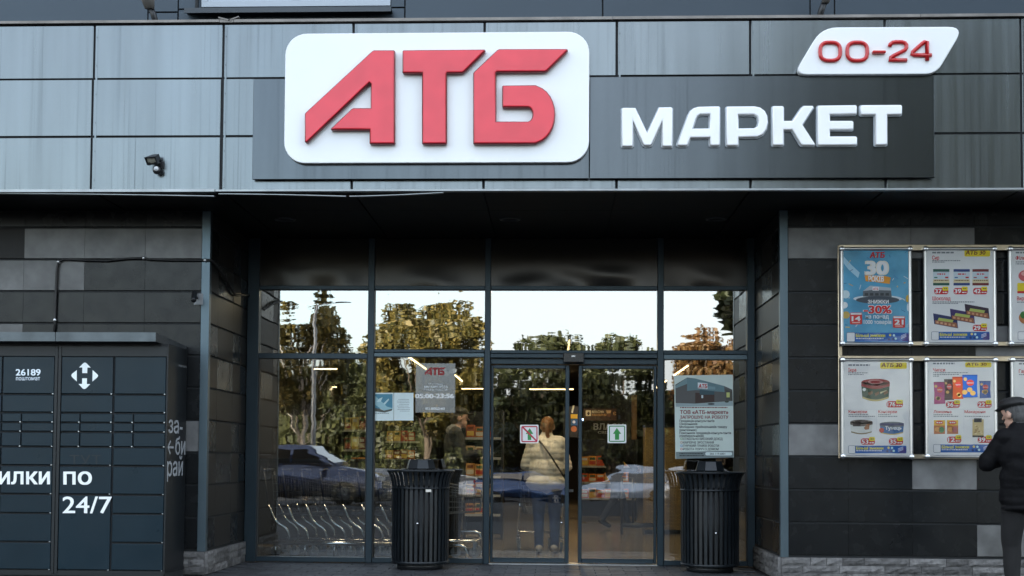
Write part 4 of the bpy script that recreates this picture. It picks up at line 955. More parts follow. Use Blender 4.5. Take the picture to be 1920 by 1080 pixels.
for t, x1_, y in (('Продавців-консультантів', 520, 597), ('Охоронників', 310, 634), ('Молодших приймальників товару', 675, 670), ('(вантажник)', 300, 708), ('Помічників продавців-консультантів', 725, 745), ('(прибиральників)', 388, 780)): p.text(t, 92, x1_, y, y-28, BK, 2, 0.025)
for t, x1_, y, c in (('-СТАБІЛЬНО ВИСОКИЙ ДОХІД', 620, 818, (96, 140, 70)), ("-КАР'ЄРНЕ ЗРОСТАННЯ", 512, 862, (180, 110, 60)), ('-ГНУЧКИЙ ГРАФІК РОБОТИ', 576, 902, (60, 130, 190)), ('-РОБОТА ПОРУЧ З ДОМОМ', 570, 944, (190, 60, 60))):
    p.text(t, 126, x1_, y, y-28, BK, 2, 0.02); p.ring(102, y-28, 130, y, 13, 5, c, 2)
p.poly([(46, 965), (752, 950), (756, 1032), (50, 1050)], (112, 126, 128), 1); p.rrect(408, 966, 738, 1008, 20, (206, 220, 220), 2); p.text('066 119-6801', 466, 652, 998, 974, (60, 66, 70), 3, 0.01); p.scribble(92, 384, 985, 12, BK, 2); p.scribble(92, 390, 1010, 12, BK, 2, 4)
p.build('print', jp)
# opening hours plate
k2 = 8.3056
hp = empty('hours_plate', (U(816, 773, YN)[0], YN, U(816, 773, YN)[1]), label='translucent opening hours plate with red logo on the second pane', cat='notice')
(a, b), (c, d) = U(690+745/k2, 670+92/k2, YN), U(690+1355/k2, 670+862/k2, YN)
MB().add([(a, YN+.002, d), (c, YN+.002, d), (c, YN+.002, b), (a, YN+.002, b)], [(0, 1, 2, 3)]).build('film', glass_mat('frosted_film', 0.16, (0.62, 0.62, 0.60), 0.002, (2, 1, 2), 0.35), hp)
p = Painter(YN, 690, 670, k2, 0.0008); wv = (222, 226, 228)
kx = lambda q: 885+(q[0]-302)/(1758-302)*(1205-885); ky = lambda q: 158+(q[1]-157)/(684-157)*(278-158)
for l in (LA, LT, LB): p.poly([(kx(q), ky(q)) for q in l], (150, 20, 28), 1)
p.text('ТОВ «АТБ-Маркет»', 938, 1165, 424, 402, wv, 1, 0.02); p.text('МАГАЗИН №', 880, 1148, 474, 444, wv, 1, 0.03); p.text('516', 1155, 1240, 478, 432, wv, 1, 0.0, -0.05); p.text('ГРАФІК РОБОТИ', 876, 1230, 520, 490, wv, 1, 0.01)
p.text('05:00-23:56', 740, 1335, 634, 566, (236, 240, 244), 1, 0.05); p.text('БЕЗ ВИХІДНИХ', 898, 1198, 815, 782, wv, 1, 0.04); p.build('print', hp)
# two taped sheets
for nm, q, lab in (('notice', (98, 552, 398, 986), 'taped paper sheet with a blue picture on the second pane'), ('notice', (404, 552, 708, 984), 'crumpled white text sheet taped beside the blue picture sheet')):
    e = empty(nm, (*[U(690+q[0]/k2, 670+q[3]/k2, YN)[0], YN, U(690+q[0]/k2, 670+q[3]/k2, YN)[1]],), label=lab, cat='notice')
    p = Painter(YN+0.001, 690, 670, k2, 0.0008); p.rect(*q, (214, 228, 230), 0); e_ = (q[0] == 98)
    if e_:
        p.rect(112, 572, 382, 800, (70, 132, 156), 1); p.poly([(112, 600), (200, 680), (300, 770), (382, 790), (382, 820), (250, 830), (112, 740)], (150, 190, 200), 2); p.poly([(120, 700), (180, 640), (230, 620), (200, 690)], (190, 215, 220), 3); p.poly([(240, 720), (320, 640), (330, 660), (262, 740)], (186, 210, 216), 3)
        p.poly([(112, 790), (180, 800), (250, 830), (380, 800), (370, 830), (260, 860), (112, 840)], (78, 80, 74), 3); p.scribble(112, 330, 872, 12, (130, 145, 150), 2)
    else:
        for i in range(8): p.scribble(450+random.uniform(0, 50), 640+random.uniform(-20, 20), 655+i*26, 8, (134, 146, 150), 1, i)
    p.build('sheet', e)
# door stickers
k3 = 4.155
e = empty('door_sticker', (*[U(992, 830, YG+.04)[0], YG+0.04, U(992, 830, YG+.04)[1]],), label='square no-entry sticker with crossed green arrow on the left sliding door', cat='sticker')
p = Painter(YG+0.045, 960, 780, k3, 0.0008); p.rrect(63, 68, 207, 212, 8, (244, 246, 246), 0); p.ring(73, 78, 199, 204, 12, 9, (190, 30, 64), 1)
p.poly([(138, 95), (166, 140), (150, 140), (150, 187), (122, 187), (122, 140), (106, 140)], (52, 140, 76), 1); p.poly([(80, 92), (90, 84), (194, 190), (186, 198)], (190, 30, 64), 2); p.build('sheet', e)
k4 = 4.321
e = empty('door_sticker', (*[U(1156, 830, YG+.04)[0], YG+0.04, U(1156, 830, YG+.04)[1]],), label='square entry sticker with green up arrow on the right sliding door', cat='sticker')
p = Painter(YG+0.045, 1060, 750, k4, 0.0008); p.rrect(342, 198, 494, 349, 8, (238, 246, 244), 0); p.ring(353, 208, 484, 339, 12, 8, (40, 130, 74), 1)
p.poly([(417, 226), (452, 274), (436, 274), (436, 322), (402, 322), (402, 274), (386, 274)], (42, 140, 62), 1); p.build('sheet', e)
# ------------------------------------------------------------------ litter bins
M_BIN = mat('bin_steel', (0.009, 0.0125, 0.016), 0.36, 0.15, var=0.30, scale=16, rand=0.10, bump=0.0006, bscale=60)
def make_bin():
    r = empty('litter_bin', (0, 0, 0))
    MB().lathe([(0.0, 0.0), (0.235, 0.0), (0.235, 0.062), (0.0, 0.062)], 32).build('base', M_BLK, r)
    MB().lathe([(0.0, 0.075), (0.272, 0.075), (0.272, 0.84), (0.268, 0.84), (0.268, 0.09), (0.0, 0.09)], 32).build('liner', mat('bin_liner', (0.003, 0.003, 0.004), 0.6), r)
    prof = [(0.292, 0.055), (0.294, 0.40), (0.294, 0.80), (0.297, 0.85), (0.306, 0.90), (0.320, 0.95), (0.345, 0.995)]
    n = 36; w = 0.0150; mb = MB(); vs = []
    for k, (rr2, z) in enumerate(prof):
        ww = w*(1+0.16*max(0, (z-0.8)/0.2))
        vs += [(rr2-0.008, -ww, z), (rr2, -ww, z), (rr2, ww, z), (rr2-0.008, ww, z)]
    P_ = len(prof); fs = []
    for i in range(P_-1):
        for q in range(4): fs.append((i*4+q, i*4+(q+1) % 4, (i+1)*4+(q+1) % 4, (i+1)*4+q))
    fs += [(3, 2, 1, 0), tuple((P_-1)*4+q for q in range(4))]
    mb.add(vs, fs); me = mb.mesh('slat', M_BIN)
    for k in range(n):
        o = bpy.data.objects.new('slat', me); o.rotation_euler = (0, 0, 2*PI*(k+0.5)/n); link(o, r, False)
    MB().tube([(0.342*math.cos(2*PI*k/40), 0.342*math.sin(2*PI*k/40), 0.998) for k in range(40)], 0.009, 8, closed=True).build('rim', M_BIN, r)
    MB().lathe([(0.286, 0.815), (0.300, 0.815), (0.300, 0.832), (0.286, 0.832)], 40).build('band', M_BIN, r)
    MB().lathe([(0.284, 0.06), (0.297, 0.06), (0.297, 0.085), (0.284, 0.085)], 40).build('band', M_BIN, r)
    MB().lathe([(0.20, 0.985), (0.34, 0.992), (0.34, 0.996), (0.20, 0.99)], 40).build('top_plate', M_BIN, r)
    ld = MB().lathe([(0.150, 1.014), (0.154, 1.022), (0.128, 1.108), (0.118, 1.116), (0.0, 1.118), (0.0, 1.11), (0.112, 1.108), (0.144, 1.016)], 8, sm=False).build('lid', M_BIN, r)
    for k in range(4):
        a = 2*PI*(k+.5)/4; MB().tube([(0.13*math.cos(a), 0.13*math.sin(a), 0.985), (0.13*math.cos(a), 0.13*math.sin(a), 1.03)], 0.008, 6).build('lid_post', M_BIN, ld)
    return r
b1 = make_bin()
bins = [(788, -1.7, 'black slatted litter bin with flared rim in front of the trolley window'), (1331, 0.35, 'black slatted litter bin with flared rim below the job notice')]
for i, (px, rz, lab) in enumerate(bins):
    o = b1 if i == 0 else copy_tree(b1)
    o.location = (U(px, 1000, 0.93)[0], 0.93, 0.0); o.rotation_euler = (0, 0, rz)
    tag(o, lab, 'litter bin', 'litter bins beside the entrance')
    # lock and number plate face the camera
    cx, cy = o.location.x, o.location.y
    def on_bin(a, rr2, z): return (cx+rr2*math.sin(R(a)), cy-rr2*math.cos(R(a)), z)
    a = 0 if i == 0 else 5
    x, y, z = on_bin(a, 0.299, 0.47 if i == 0 else 0.40)
    MB().lathe([(0.0, -0.006), (0.012, -0.004), (0.014, 0.004)], 12, (x, y, z), 'Y').build('lock', M_STEEL, o)
    if i == 0:
        x, y, z = on_bin(21, 0.302, 0.80); MB().obox((x, y, z), (0.028, 0.003, 0.013), Matrix.Rotation(R(21), 3, 'Z')).build('number_plate', M_ALU, o)

# ------------------------------------------------------------------ people
def v3(*a): return np.array(a, float)
def capsule_mesh(a, b, ra, rb, n=14):
    a, b = Vector(a), Vector(b); d = (b-a); L_ = d.length; d = d.normalized() if L_ > 1e-6 else Vector((0, 0, 1))
    u = d.cross(Vector((0.3, 0.1, 1))).normalized() if abs(d.z) < 0.95 else d.cross(Vector((0, 1, 0))).normalized(); w = d.cross(u)
    rings = []
    for k in range(5): t = -PI/2+PI/2*k/4; rings.append((a+d*ra*math.sin(t), max(ra*math.cos(t), 1e-4)))
    for k in range(5): t = PI/2*k/4; rings.append((b+d*rb*math.sin(t), max(rb*math.cos(t), 1e-4)))
    vs = [(c+(u*math.cos(2*PI*q/n)+w*math.sin(2*PI*q/n))*r_)[:] for c, r_ in rings for q in range(n)]
    fs = [(i*n+q, i*n+(q+1) % n, (i+1)*n+(q+1) % n, (i+1)*n+q) for i in range(len(rings)-1) for q in range(n)]
    fs += [tuple(range(n))[::-1], tuple((len(rings)-1)*n+q for q in range(n))]
    return vs, fs
def ell_mesh(c, r, M=None, n=16):
    M = M or Matrix.Identity(3); vs = []; fs = []; m = 10
    for i in range(m+1):
        t = -PI/2+PI*i/m
        for q in range(n):
            v = M @ Vector((r[0]*max(math.cos(t), 1e-3)*math.cos(2*PI*q/n), r[1]*max(math.cos(t), 1e-3)*math.sin(2*PI*q/n), r[2]*math.sin(t))); vs.append((v+Vector(c))[:])
    fs = [(i*n+q, i*n+(q+1) % n, (i+1)*n+(q+1) % n, (i+1)*n+q) for i in range(m) for q in range(n)]+[tuple(range(n))[::-1], tuple(m*n+q for q in range(n))]
    return vs, fs
def figure(name, prims, mats, parent, voxel=0.010, smooth=5, warp=None):
    """one continuous skin over the given limbs; every face takes the material of the nearest limb"""
    mb = MB()
    for p_ in prims:
        if p_[0] == 'C': mb.add(*capsule_mesh(*p_[1:5]))
        else: mb.add(*ell_mesh(p_[1], p_[2], p_[3]))
    tmp = mb.build('skin_source', M_DARK)
    md = tmp.modifiers.new('r', 'REMESH'); md.mode = 'VOXEL'; md.voxel_size = voxel
    ms = tmp.modifiers.new('s', 'SMOOTH'); ms.factor = 0.5; ms.iterations = smooth
    bpy.context.view_layer.update(); dg = bpy.context.evaluated_depsgraph_get()
    me = bpy.data.meshes.new_from_object(tmp.evaluated_get(dg)); old = tmp.data; bpy.data.objects.remove(tmp); bpy.data.meshes.remove(old)
    n = len(me.vertices); co = np.empty(n*3); me.vertices.foreach_get('co', co); co = co.reshape(-1, 3)
    pc = np.array([f.center[:] for f in me.polygons]); best = np.full(len(pc), 1e9); idx = np.zeros(len(pc), int); keys = list(mats)
    for p_ in prims:
        if p_[0] == 'C':
            a, b, ra, rb, tg = np.array(p_[1]), np.array(p_[2]), p_[3], p_[4], p_[5]; d = b-a; L2 = max((d*d).sum(), 1e-9)
            t = np.clip(((pc-a)@d)/L2, 0, 1); dist = np.linalg.norm(pc-(a+t[:, None]*d), axis=1)-(ra+(rb-ra)*t)
        else:
            c, r_, M, tg = np.array(p_[1]), np.array(p_[2]), p_[3], p_[4]; q = pc-c
            if M is not None: q = q@np.array(M)
            k = np.linalg.norm(q/r_, axis=1); dist = (k-1)*np.linalg.norm(q, axis=1)/np.maximum(k, 1e-6)
        w = dist < best; best[w] = dist[w]; idx[w] = keys.index(tg)
    if warp:
        nr = np.empty(n*3); me.vertices.foreach_get('normal', nr); co = warp(co, nr.reshape(-1, 3)); me.vertices.foreach_set('co', co.ravel())
    me.materials.clear()
    for k in keys: me.materials.append(mats[k])
    me.polygons.foreach_set('material_index', idx.astype('i4')); me.polygons.foreach_set('use_smooth', np.ones(len(pc), bool)); me.update(); me.name = name
    return link(bpy.data.objects.new(name, me), parent, False)

def hand(prims, wrist, direc, palm_n, tg, side, curl=0.6, s=1.0):
    d = Vector(direc).normalized(); nrm = Vector(palm_n); nrm = (nrm-d*nrm.dot(d)).normalized(); sd = d.cross(nrm)*side
    w = Vector(wrist); c = w+d*0.045*s
    M = Matrix((sd, nrm, d)).transposed()
    prims.append(('E', c[:], (0.038*s, 0.016*s, 0.050*s), M, tg))
    for k, (off, ln) in enumerate(((-0.027, 0.062), (-0.009, 0.072), (0.009, 0.068), (0.026, 0.054))):
        p0 = w+d*0.085*s+sd*off*s; p1 = p0+(d*math.cos(curl*0.5)+nrm*math.sin(curl*0.5))*ln*0.5*s; p2 = p1+(d*math.cos(curl*1.5)+nrm*math.sin(curl*1.5))*ln*0.5*s
        prims.append(('C', p0[:], p1[:], 0.0092*s, 0.0086*s, tg)); prims.append(('C', p1[:], p2[:], 0.0086*s, 0.0075*s, tg))
    t0 = w+d*0.03*s-sd*0.032*s; t1 = t0+(d*0.6-sd*0.7+nrm*0.3).normalized()*0.035*s; t2 = t1+(d*0.9-sd*0.1+nrm*0.4).normalized()*0.028*s
    prims.append(('C', t0[:], t1[:], 0.0115*s, 0.010*s, tg)); prims.append(('C', t1[:], t2[:], 0.010*s, 0.008*s, tg))

def head(prims, c, yaw, pitch, hair, s=1.0, skin='skin', hairt='hair'):
    """c: head centre; faces local +Y turned by yaw"""
    M = (Matrix.Rotation(yaw, 3, 'Z') @ Matrix.Rotation(pitch, 3, 'X')); c = Vector(c)
    q = lambda x, y, z: (c+M @ Vector((x, y, z))*s)[:]
    prims.append(('E', q(0, 0, 0.02), (0.076*s, 0.096*s, 0.098*s), M, skin)); prims.append(('E', q(0, 0.025, -0.055), (0.057*s, 0.068*s, 0.062*s), M, skin))
    prims.append(('C', q(0, 0.092, 0.018), q(0, 0.116, -0.018), 0.010*s, 0.014*s, skin)); prims.append(('C', q(-0.02, 0.088, -0.056), q(0.02, 0.088, -0.056), 0.010*s, 0.010*s, skin))
    prims.append(('C', q(-0.035, 0.082, 0.03), q(0.035, 0.082, 0.03), 0.014*s, 0.014*s, skin)); prims.append(('E', q(0, 0.075, -0.098), (0.026*s, 0.022*s, 0.02*s), M, skin))
    for sx in (-1, 1): prims.append(('E', q(0.079*sx, -0.005, -0.005), (0.013*s, 0.022*s, 0.034*s), M, skin))
    if hair: prims.append(('E', q(0, -0.018, 0.032), (0.084*s, 0.096*s, 0.098*s), M, hairt)); prims.append(('E', q(0, -0.050, -0.02), (0.070*s, 0.058*s, 0.075*s), M, hairt))
    return q, M

def body(prims, J, top='top', bottom='bottom', shoe='shoe', hem=0.80, bulk=1.0, chestr=(0.19, 0.125, 0.21), legr=1.0):
    b = bulk
    prims.append(('E', J['chest'], (chestr[0]*b, chestr[1]*b, chestr[2]), None, top)); prims.append(('E', J['belly'], (0.175*b, 0.13*b, 0.20), None, top)); prims.append(('E', J['pelvis'], (0.175*b, 0.13*b, 0.15), None, top if hem < J['pelvis'][2] else bottom))
    prims.append(('C', J['shL'], J['shR'], 0.078*b, 0.078*b, top)); prims.append(('C', J['neck0'], J['neck1'], 0.062, 0.055, 'skin'))
    for S in 'LR':
        prims.append(('C', J['sh'+S], J['el'+S], 0.072*b, 0.058*b, top)); prims.append(('C', J['el'+S], J['wr'+S], 0.057*b, 0.043*b, top))
        prims.append(('C', J['hip'+S], J['kn'+S], 0.095*legr, 0.066*legr, bottom)); prims.append(('C', J['kn'+S], J['an'+S], 0.064*legr, 0.050*legr, bottom))
        a = Vector(J['an'+S]); t = Vector(J['toe'+S]); a2 = a+Vector((0, 0, -0.03))
        prims.append(('C', (a2-(t-a).normalized()*0.03)[:], t[:], 0.046, 0.036, shoe))
SKIN = mat('skin', (0.50, 0.30, 0.22), 0.5, var=0.06, scale=30)

# man reading the posters
mx_, _z = U(1921, 900, -1.6)
mp = empty('person', (mx_, -1.6, 0), label='person in black jacket and flat cap reading the posters, back turned', cat='person')
J = dict(chest=(0, -0.02, 1.20), belly=(0, -0.01, 0.99), pelvis=(0, 0, 0.86), shL=(-0.155, -0.01, 1.315), shR=(0.155, -0.01, 1.315), neck0=(-0.02, 0.0, 1.34), neck1=(-0.05, 0.03, 1.45),
         elL=(-0.285, 0.06, 1.115), elR=(0.29, 0.03, 1.10), wrL=(-0.12, 0.27, 1.13), wrR=(0.12, 0.27, 1.12), hipL=(-0.085, 0, 0.84), hipR=(0.085, 0, 0.84), knL=(-0.10, 0.03, 0.45), knR=(0.11, 0.05, 0.45),
         anL=(-0.105, -0.02, 0.085), anR=(0.12, 0.0, 0.085), toeL=(-0.13, 0.16, 0.04), toeR=(0.16, 0.18, 0.04))
pr_ = []
body(pr_, J, hem=0.70, bulk=1.17, legr=1.14)
pr_.append(('E', (0, -0.005, 0.82), (0.205, 0.155, 0.10), None, 'top')); pr_.append(('E', (0, -0.01, 0.755), (0.198, 0.150, 0.045), None, 'top'))
pr_.append(('E', (0.0, -0.05, 1.10), (0.185, 0.12, 0.24), None, 'top'))
pr_.append(('C', (-0.045, 0.0, 1.365), (-0.04, 0.005, 1.385), 0.088, 0.084, 'top')); pr_.append(('E', (-0.275, 0.05, 1.13), (0.075, 0.08, 0.08), None, 'top'))
hand(pr_, J['wrL'], (0.9, 0.4, 0.05), (0, -0.4, 1), 'skin', 1); hand(pr_, J['wrR'], (-0.9, 0.4, 0.05), (0, -0.4, 1), 'skin', -1)
q, Mh = head(pr_, (-0.062, 0.035, 1.515), 0.55, -0.15, True)
# flat cap
pr_.append(('E', q(0, 0.0, 0.083), (0.110, 0.128, 0.048), Mh, 'cap')); pr_.append(('E', q(0, 0.01, 0.102), (0.095, 0.12, 0.045), Mh, 'cap')); pr_.append(('E', q(0, 0.115, 0.058), (0.070, 0.055, 0.014), Mh, 'cap'))
rs = np.random.RandomState(4)
def folds(co, nr):
    z = co[:, 2]; x = co[:, 0]; y = co[:, 1]
    jac = (z > 0.72) & (z < 1.36); f = np.sin(z*34+np.sin(x*17)*1.6+y*9)*np.sin(x*11+z*6+2)+0.5*np.sin(z*61+x*23)
    leg = z < 0.72; g = np.sin(z*24+np.sin(x*30)*1.5)*0.7+np.sin(x*52+z*9)*0.4
    return co+nr*(jac*0.0032*f+leg*0.004*g)[:, None]
figure('body', pr_, {'top': mat('jacket_black', (0.0035, 0.0035, 0.0045), 0.75, var=0.2, scale=14, bump=0.003, bscale=45, spec=0.14), 'bottom': mat('trousers_charcoal', (0.0055, 0.0055, 0.006), 0.9, var=0.2, scale=20, bump=0.002, bscale=60),
       'skin': SKIN, 'hair': mat('grey_hair', (0.055, 0.055, 0.055), 0.7, var=0.35, scale=60, stretch=(1, 1, 0.2), bump=0.004, bscale=120), 'cap': mat('cap_black', (0.003, 0.003, 0.0035), 0.65, var=0.15, scale=25, bump=0.0015, bscale=90), 'shoe': mat('shoe_black', (0.012, 0.012, 0.012), 0.4)}, mp, 0.009, 4, folds)
ey = MB()
for sx in (-1, 1): ey.add(*ell_mesh(q(0.03*sx, 0.087, 0.012), (0.011, 0.008, 0.008), Mh))
ey.build('eyes', mat('eye', (0.05, 0.04, 0.035), 0.2), mp, False)

# woman with the trolley, behind the left door leaf
wx_, _ = U(1024, 1000, 3.1)
wp = empty('person', (wx_, 3.1, 0), label='person in cream quilted jacket and blue jeans pushing a trolley behind the door', cat='person')
J = dict(chest=(0, 0.03, 1.19), belly=(0, 0.01, 1.00), pelvis=(0, 0, 0.86), shL=(-0.15, 0.02, 1.31), shR=(0.15, 0.02, 1.31), neck0=(0, 0.04, 1.34), neck1=(0.01, 0.06, 1.44),
         elL=(-0.245, 0.04, 1.05), elR=(0.24, 0.06, 1.04), wrL=(-0.21, 0.27, 0.99), wrR=(0.19, 0.28, 0.99), hipL=(-0.09, 0, 0.82), hipR=(0.09, 0, 0.82), knL=(-0.09, 0.02, 0.45), knR=(0.10, 0.05, 0.45),
         anL=(-0.085, -0.03, 0.085), anR=(0.10, 0.02, 0.085), toeL=(-0.10, 0.13, 0.035), toeR=(0.13, 0.18, 0.035))
pr_ = []; body(pr_, J, hem=0.75, bulk=1.27, legr=1.08)
pr_.append(('E', (0, 0.0, 0.84), (0.255, 0.185, 0.12), None, 'top')); pr_.append(('C', (0, 0.045, 1.37), (0, 0.05, 1.40), 0.085, 0.08, 'top'))
hand(pr_, J['wrL'], (0.2, 1, 0), (0, 0, -1), 'skin', 1, 1.2); hand(pr_, J['wrR'], (-0.2, 1, 0), (0, 0, -1), 'skin', -1, 1.2)
q, Mh = head(pr_, (0.01, 0.075, 1.51), -0.1, -0.12, True)
pr_.append(('E', q(0.0, -0.10, 0.03), (0.05, 0.05, 0.055), Mh, 'hair')); pr_.append(('C', q(0, -0.11, 0.0), q(0.02, -0.10, -0.14), 0.036, 0.016, 'hair'))
def quilt(co, nr):
    z = co[:, 2]; m = (z > 0.74) & (z < 1.36); return co+nr*(m*(0.005*np.abs(np.sin(z*PI/0.066+np.sin(co[:, 0]*7)*0.25))-0.004))[:, None]
figure('body', pr_, {'top': mat('jacket_cream', (0.60, 0.55, 0.45), 0.55, var=0.1, scale=12, bump=0.002, bscale=40), 'bottom': mat('jeans', (0.018, 0.04, 0.10), 0.85, var=0.25, scale=14), 'skin': SKIN, 'hair': mat('auburn_hair', (0.20, 0.09, 0.035), 0.5, var=0.4, scale=50, stretch=(1, 1, 0.15), bump=0.004, bscale=120), 'shoe': mat('shoe_beige', (0.40, 0.36, 0.30), 0.7)}, wp, 0.010, 4, quilt)
st = [(-0.13, 0.03, 1.385), (-0.05, -0.145, 1.30), (0.06, -0.185, 1.15), (0.17, -0.17, 0.98), (0.245, -0.07, 0.86)]
MB().tube(st, 0.011, 6).build('bag_strap', M_BLK, wp, False)
ey = MB()
for sx in (-1, 1): ey.add(*ell_mesh(q(0.03*sx, 0.087, 0.012), (0.011, 0.008, 0.008), Mh))
ey.build('eyes', MATS['eye'], wp, False)

# shopper in a cap behind the second pane, facing right
ax_, _ = U(852, 900, 2.75)
ap = empty('person', (ax_, 2.75, 0), rz=-PI/2+0.15, label='person in dark cap and grey-black top behind the second pane, facing right', cat='person')
J = dict(chest=(0, 0.0, 1.28), belly=(0, 0, 1.06), pelvis=(0, 0, 0.93), shL=(-0.16, 0, 1.42), shR=(0.16, 0, 1.42), neck0=(0, 0.01, 1.44), neck1=(0, 0.035, 1.53), elL=(-0.22, 0.06, 1.15), elR=(0.21, 0.08, 1.15), wrL=(-0.15, 0.30, 1.13), wrR=(0.14, 0.32, 1.20),
         hipL=(-0.09, 0, 0.90), hipR=(0.09, 0, 0.90), knL=(-0.09, 0.04, 0.48), knR=(0.10, 0.0, 0.48), anL=(-0.09, 0.03, 0.085), anR=(0.10, -0.06, 0.085), toeL=(-0.10, 0.20, 0.035), toeR=(0.12, 0.10, 0.035))
pr_ = []; body(pr_, J, hem=0.85, bulk=1.05); hand(pr_, J['wrL'], (0.2, 1, 0), (0, 0, 1), 'skin', 1, 0.9); hand(pr_, J['wrR'], (-0.2, 1, 0.1), (0, 0, 1), 'skin', -1, 0.9)
pr_.append(('C', (-0.12, -0.03, 1.45), (0.12, -0.03, 1.45), 0.07, 0.07, 'hood'))
q, Mh = head(pr_, (0, 0.05, 1.60), 0.0, -0.05, True); pr_.append(('E', q(0, -0.005, 0.075), (0.09, 0.108, 0.062), Mh, 'cap')); pr_.append(('E', q(0, 0.125, 0.055), (0.068, 0.06, 0.012), Mh, 'cap'))
figure('body', pr_, {'top': mat('top_black', (0.02, 0.02, 0.022), 0.8), 'hood': mat('hood_grey', (0.16, 0.16, 0.16), 0.85), 'bottom': MATS['trousers_charcoal'], 'skin': SKIN, 'hair': mat('dark_hair', (0.03, 0.022, 0.018), 0.6), 'cap': MATS['cap_black'], 'shoe': MATS['shoe_black']}, ap, 0.011, 4, folds)
# walking shopper deep inside
sx2, _ = U(1152, 930, 8.6)
sp_ = empty('person', (sx2, 8.6, 0), rz=-1.2, label='person in dark clothes striding between the checkouts behind the right door', cat='person')
J = dict(chest=(0, 0.03, 1.26), belly=(0, 0.01, 1.05), pelvis=(0, 0, 0.92), shL=(-0.16, 0.02, 1.40), shR=(0.16, 0.02, 1.40), neck0=(0, 0.03, 1.42), neck1=(0, 0.06, 1.51), elL=(-0.21, -0.08, 1.15), elR=(0.21, 0.10, 1.15), wrL=(-0.19, 0.03, 0.93), wrR=(0.18, 0.28, 0.98),
         hipL=(-0.09, 0, 0.90), hipR=(0.09, 0, 0.90), knL=(-0.09, 0.18, 0.50), knR=(0.09, -0.04, 0.49), anL=(-0.09, 0.27, 0.10), anR=(0.09, -0.26, 0.15), toeL=(-0.10, 0.44, 0.06), toeR=(0.10, -0.14, 0.05))
pr_ = []; body(pr_, J, hem=0.85, bulk=1.08); hand(pr_, J['wrL'], (0.1, 0.3, -1), (1, 0, 0), 'skin', 1, 0.5); hand(pr_, J['wrR'], (-0.1, 0.8, -0.3), (-1, 0, 0), 'skin', -1, 0.5)
q, Mh = head(pr_, (0, 0.08, 1.58), 0.0, -0.05, True)
figure('body', pr_, {'top': MATS['jacket_black'], 'bottom': mat('trousers_navy', (0.02, 0.028, 0.05), 0.8), 'skin': SKIN, 'hair': MATS['dark_hair'], 'shoe': MATS['shoe_black']}, sp_, 0.012, 4, folds)

# ------------------------------------------------------------------ shop interior
I = B
M_FLOOR = mat('shop_floor_tile', (0.20, 0.17, 0.13), 0.2, var=0.12, scale=1.2, bump=0.0004, bscale=5)
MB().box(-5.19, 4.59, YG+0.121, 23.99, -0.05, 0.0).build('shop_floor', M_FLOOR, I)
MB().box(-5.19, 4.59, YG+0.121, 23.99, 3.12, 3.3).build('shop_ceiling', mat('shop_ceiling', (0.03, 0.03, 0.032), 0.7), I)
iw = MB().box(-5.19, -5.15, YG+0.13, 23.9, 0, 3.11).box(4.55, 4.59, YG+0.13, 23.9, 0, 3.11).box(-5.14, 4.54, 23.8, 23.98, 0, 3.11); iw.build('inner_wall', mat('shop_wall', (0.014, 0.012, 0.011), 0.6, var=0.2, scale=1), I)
fm = MB().box(-5.1, M1[0]+0.9, YG+0.14, 3.6, 0.0005, 0.012).build('added_dark_mat', mat('dark_mat_black', (0.010, 0.010, 0.011), 0.9, bump=0.003, bscale=120)); tag(fm, 'black ribbed mat added to darken the floor under the trolley row', 'mat')  # added black sheet, stands in for the darkness of the floor here
M_LAMP = mat('lamp_tube', (0.9, 0.8, 0.6), 0.5, emit=(1.0, 0.66, 0.30), estr=1.3)
LZ = 2.75
def lamp_pos(px, py):
    d = C_R*((px-CX)/F_PX)+C_F+C_U*(-(py-CY)/F_PX); t = (LZ-CAM_POS.z)/d.z; p_ = CAM_POS+d*t; return p_.x, min(p_.y, 22.5)
def strip(p0, p1, label, watt=2.2):
    (xa, ya), (xb, yb) = p0, p1; L_ = math.hypot(xb-xa, yb-ya); an = math.atan2(yb-ya, xb-xa)
    r = empty('strip_light', ((xa+xb)/2, (ya+yb)/2, LZ), an, label=label, cat='lamp', group='linear ceiling lamps inside the shop')
    MB().box(-L_/2, L_/2, -0.02, 0.02, 0.012, 0.05).build('housing', M_BLK, r, False)
    MB().box(-L_/2+.01, L_/2-.01, -0.011, 0.011, -0.008, 0.0115).build('tube', M_LAMP, r, False)
    for sx in (-.4, .4): MB().tube([(L_*sx, 0, 0.06), (L_*sx, 0, 0.36)], 0.004, 6).build('hanger', M_BLK, r, False)
    ld = bpy.data.lights.new('tube_light', 'AREA'); ld.shape = 'RECTANGLE'; ld.size = L_; ld.size_y = 0.06; ld.energy = watt; ld.color = (1.0, 0.74, 0.42)
    lo = bpy.data.objects.new('tube_light', ld); lo.location = (0, 0, -0.03); link(lo, r, False)
strip(lamp_pos(588, 692), lamp_pos(633, 692), 'short warm strip light seen high in the first lower pane'); strip(lamp_pos(590, 726), lamp_pos(632, 726), 'short warm strip light lower in the first pane')
strip((-2.35, 8.0), (-2.35, 10.9), 'slanting bright strip light behind the opening hours plate', 3); strip((-1.95, 12.5), (-1.95, 14.5), 'small slanting strip light right of the hours plate')
strip(lamp_pos(865, 729), lamp_pos(907, 729), 'horizontal strip light in the second pane next to the door'); strip(lamp_pos(992, 730), lamp_pos(1076, 730), 'long horizontal strip light across the left door leaf')
strip((2.3, 9.8), (2.3, 12.4), 'slanting bright strip light above the job notice', 9); strip((2.3, 14.0), (2.3, 17.0), 'slanting strip light beside the third mullion')
strip((0.2, 5.2), (0.2, 7.2), 'strip light above the shopper in the cream jacket', 8)
